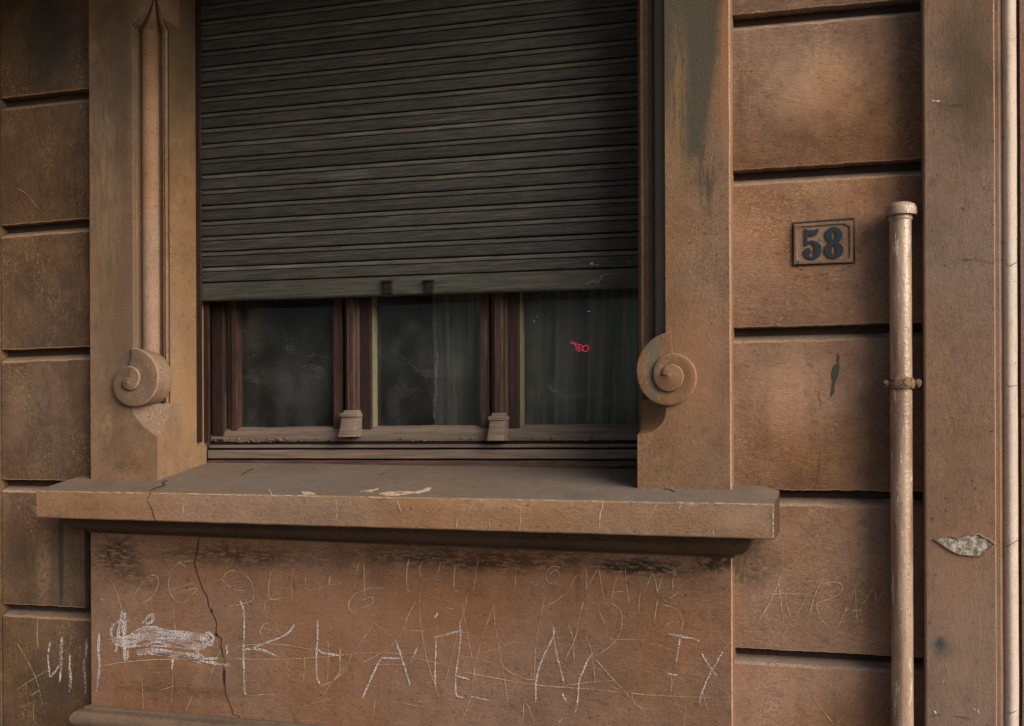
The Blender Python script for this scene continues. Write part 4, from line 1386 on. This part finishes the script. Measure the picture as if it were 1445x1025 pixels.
# ------------------------------------------------------------------ little neon sign reflected in the right-hand pane, built as glowing tubes behind it
tn = NT('pink_neon')
em = tn.n('ShaderNodeEmission'); em.inputs[0].default_value = (1, .045, .11, 1); em.inputs[1].default_value = .75
tn.t.links.new(em.outputs[0], tn.out.inputs[0])
M_neon = tn.m
yn = .30
ne = thing('neon_reflection', 'tiny pink neon lettering reflected in the right-hand pane, built as glowing tubes', 'neon reflection', tuple(W(820, 490, yn)))
zq = lambda a, b: W(730 + a / 8.028, 405 + b / 8.028, yn)
def tube(mb, pts, r):
    P = [zq(*p) for p in catmull(pts, k=4)]
    loops = []
    for i, p in enumerate(P):
        d = (P[min(i + 1, len(P) - 1)] - P[max(i - 1, 0)]).normalized()
        s = d.cross(Vector((0, 1, 0))).normalized(); t = Vector((0, 1, 0))
        loops.append([tuple(p + (s * math.cos(a) + t * math.sin(a)) * r) for a in [2 * math.pi * j / 6 for j in range(6)]])
    mb.loft(loops)
for strokes_ in ([[(775, 662), (748, 675), (742, 705), (760, 730), (785, 728), (805, 705), (803, 675), (775, 662)]],
                 [[(690, 728), (688, 690), (705, 655), (735, 672), (738, 728)], [(690, 695), (712, 690)], [(712, 690), (712, 728), (690, 728)]],
                 [[(665, 722), (668, 680), (650, 655)], [(650, 655), (672, 648), (700, 655)]],
                 [[(605, 622), (620, 645), (632, 622), (650, 652), (662, 630)]]):
    mb = MB()
    for P in strokes_:
        tube(mb, P, .0012)
    mb.build('letter_tube', M_neon, ne, smooth=True)

# faint warm reflections in the glass, built as glowing beads, and dust clumps
tb = NT('warm_reflection')
eb = tb.n('ShaderNodeEmission'); eb.inputs[0].default_value = (1, .42, .16, 1); eb.inputs[1].default_value = .55
tb.t.links.new(eb.outputs[0], tb.out.inputs[0])
sg = thing('light_reflections', 'few tiny warm light reflections in the dusty window panes, built as glowing beads', 'light reflection', tuple(W(755, 450, .31)))
for (u, v, r) in ((754, 453.5, .0022), (757.5, 447.3, .0014), (831, 439.5, .0022), (840.3, 448.3, .0013), (633, 448, .0016)):
    mb = MB(); bm = bmesh.new(); bmesh.ops.create_icosphere(bm, subdivisions=1, radius=r)
    c = W(u, v, .31)
    for q in bm.verts:
        q.co = Vector((q.co.x * 1.5, q.co.y, q.co.z * .8)) + c
    mb.bm(bm); mb.build('reflection_bead', tb.m, sg, smooth=True)
mb = MB()
for k in range(90):
    u = random.choice((random.uniform(300, 480), random.uniform(300, 420), random.uniform(505, 900)))
    y = yF + random.uniform(-.004, .008)
    p = Vector((X(u, y), y, zr1 + random.uniform(.0, .010)))
    bm = bmesh.new(); bmesh.ops.create_icosphere(bm, subdivisions=1, radius=random.uniform(.0015, .005))
    for q in bm.verts:
        q.co = Vector((q.co.x * 1.6, q.co.y, q.co.z * .8)) * (1 + .4 * mnoise.noise(q.co * 300 + p * 50)) + p
    mb.bm(bm)
o = mb.build('dust_clumps', M_dust, win, smooth=True); o['kind'] = 'stuff'

# smears and scratches in the dust of the panes
M_smear = grainy('smeared_dust', (.34, .35, .35), 260, .48, .62, .45)
for P, wd in (([(424, 518), (444, 516), (460, 522)], 1.6), ([(402, 470), (404, 486), (408, 500)], 1.4), ([(534, 484), (560, 498), (580, 514), (594, 528)], 1.5), ([(556, 538), (570, 560), (584, 552)], 1.2),
              ([(352, 505), (366, 498)], 1.2), ([(770, 545), (800, 560), (830, 558), (862, 572)], 6), ([(790, 570), (820, 552), (850, 562), (884, 574)], 3), ([(748, 580), (749, 596)], 1.2), ([(760, 545), (763, 575)], 1.0),
              ([(540, 470), (556, 486)], 1.0), ([(612, 440), (616, 520), (612, 590)], 5)):
    mb = MB(); ribbon(mb, P, yG - .0012, wd, 6, .6)
    mb.build('smear', M_smear, win, fix=False)
# hole in the render below the left scroll

# chipped pale edge at the sill's right-hand end
for (a, b) in ((713, 722), (724, 733), (736, 741), (744, 752), (753, 760)):
    mb = MB(); ribbon(mb, [(1090.6, a), (1091.0, (a + b) / 2), (1090.4, b)], SZ, random.uniform(1.2, 2.4), 4, .5)
    mb.build('paint_loss', M_vein, facade, fix=False)
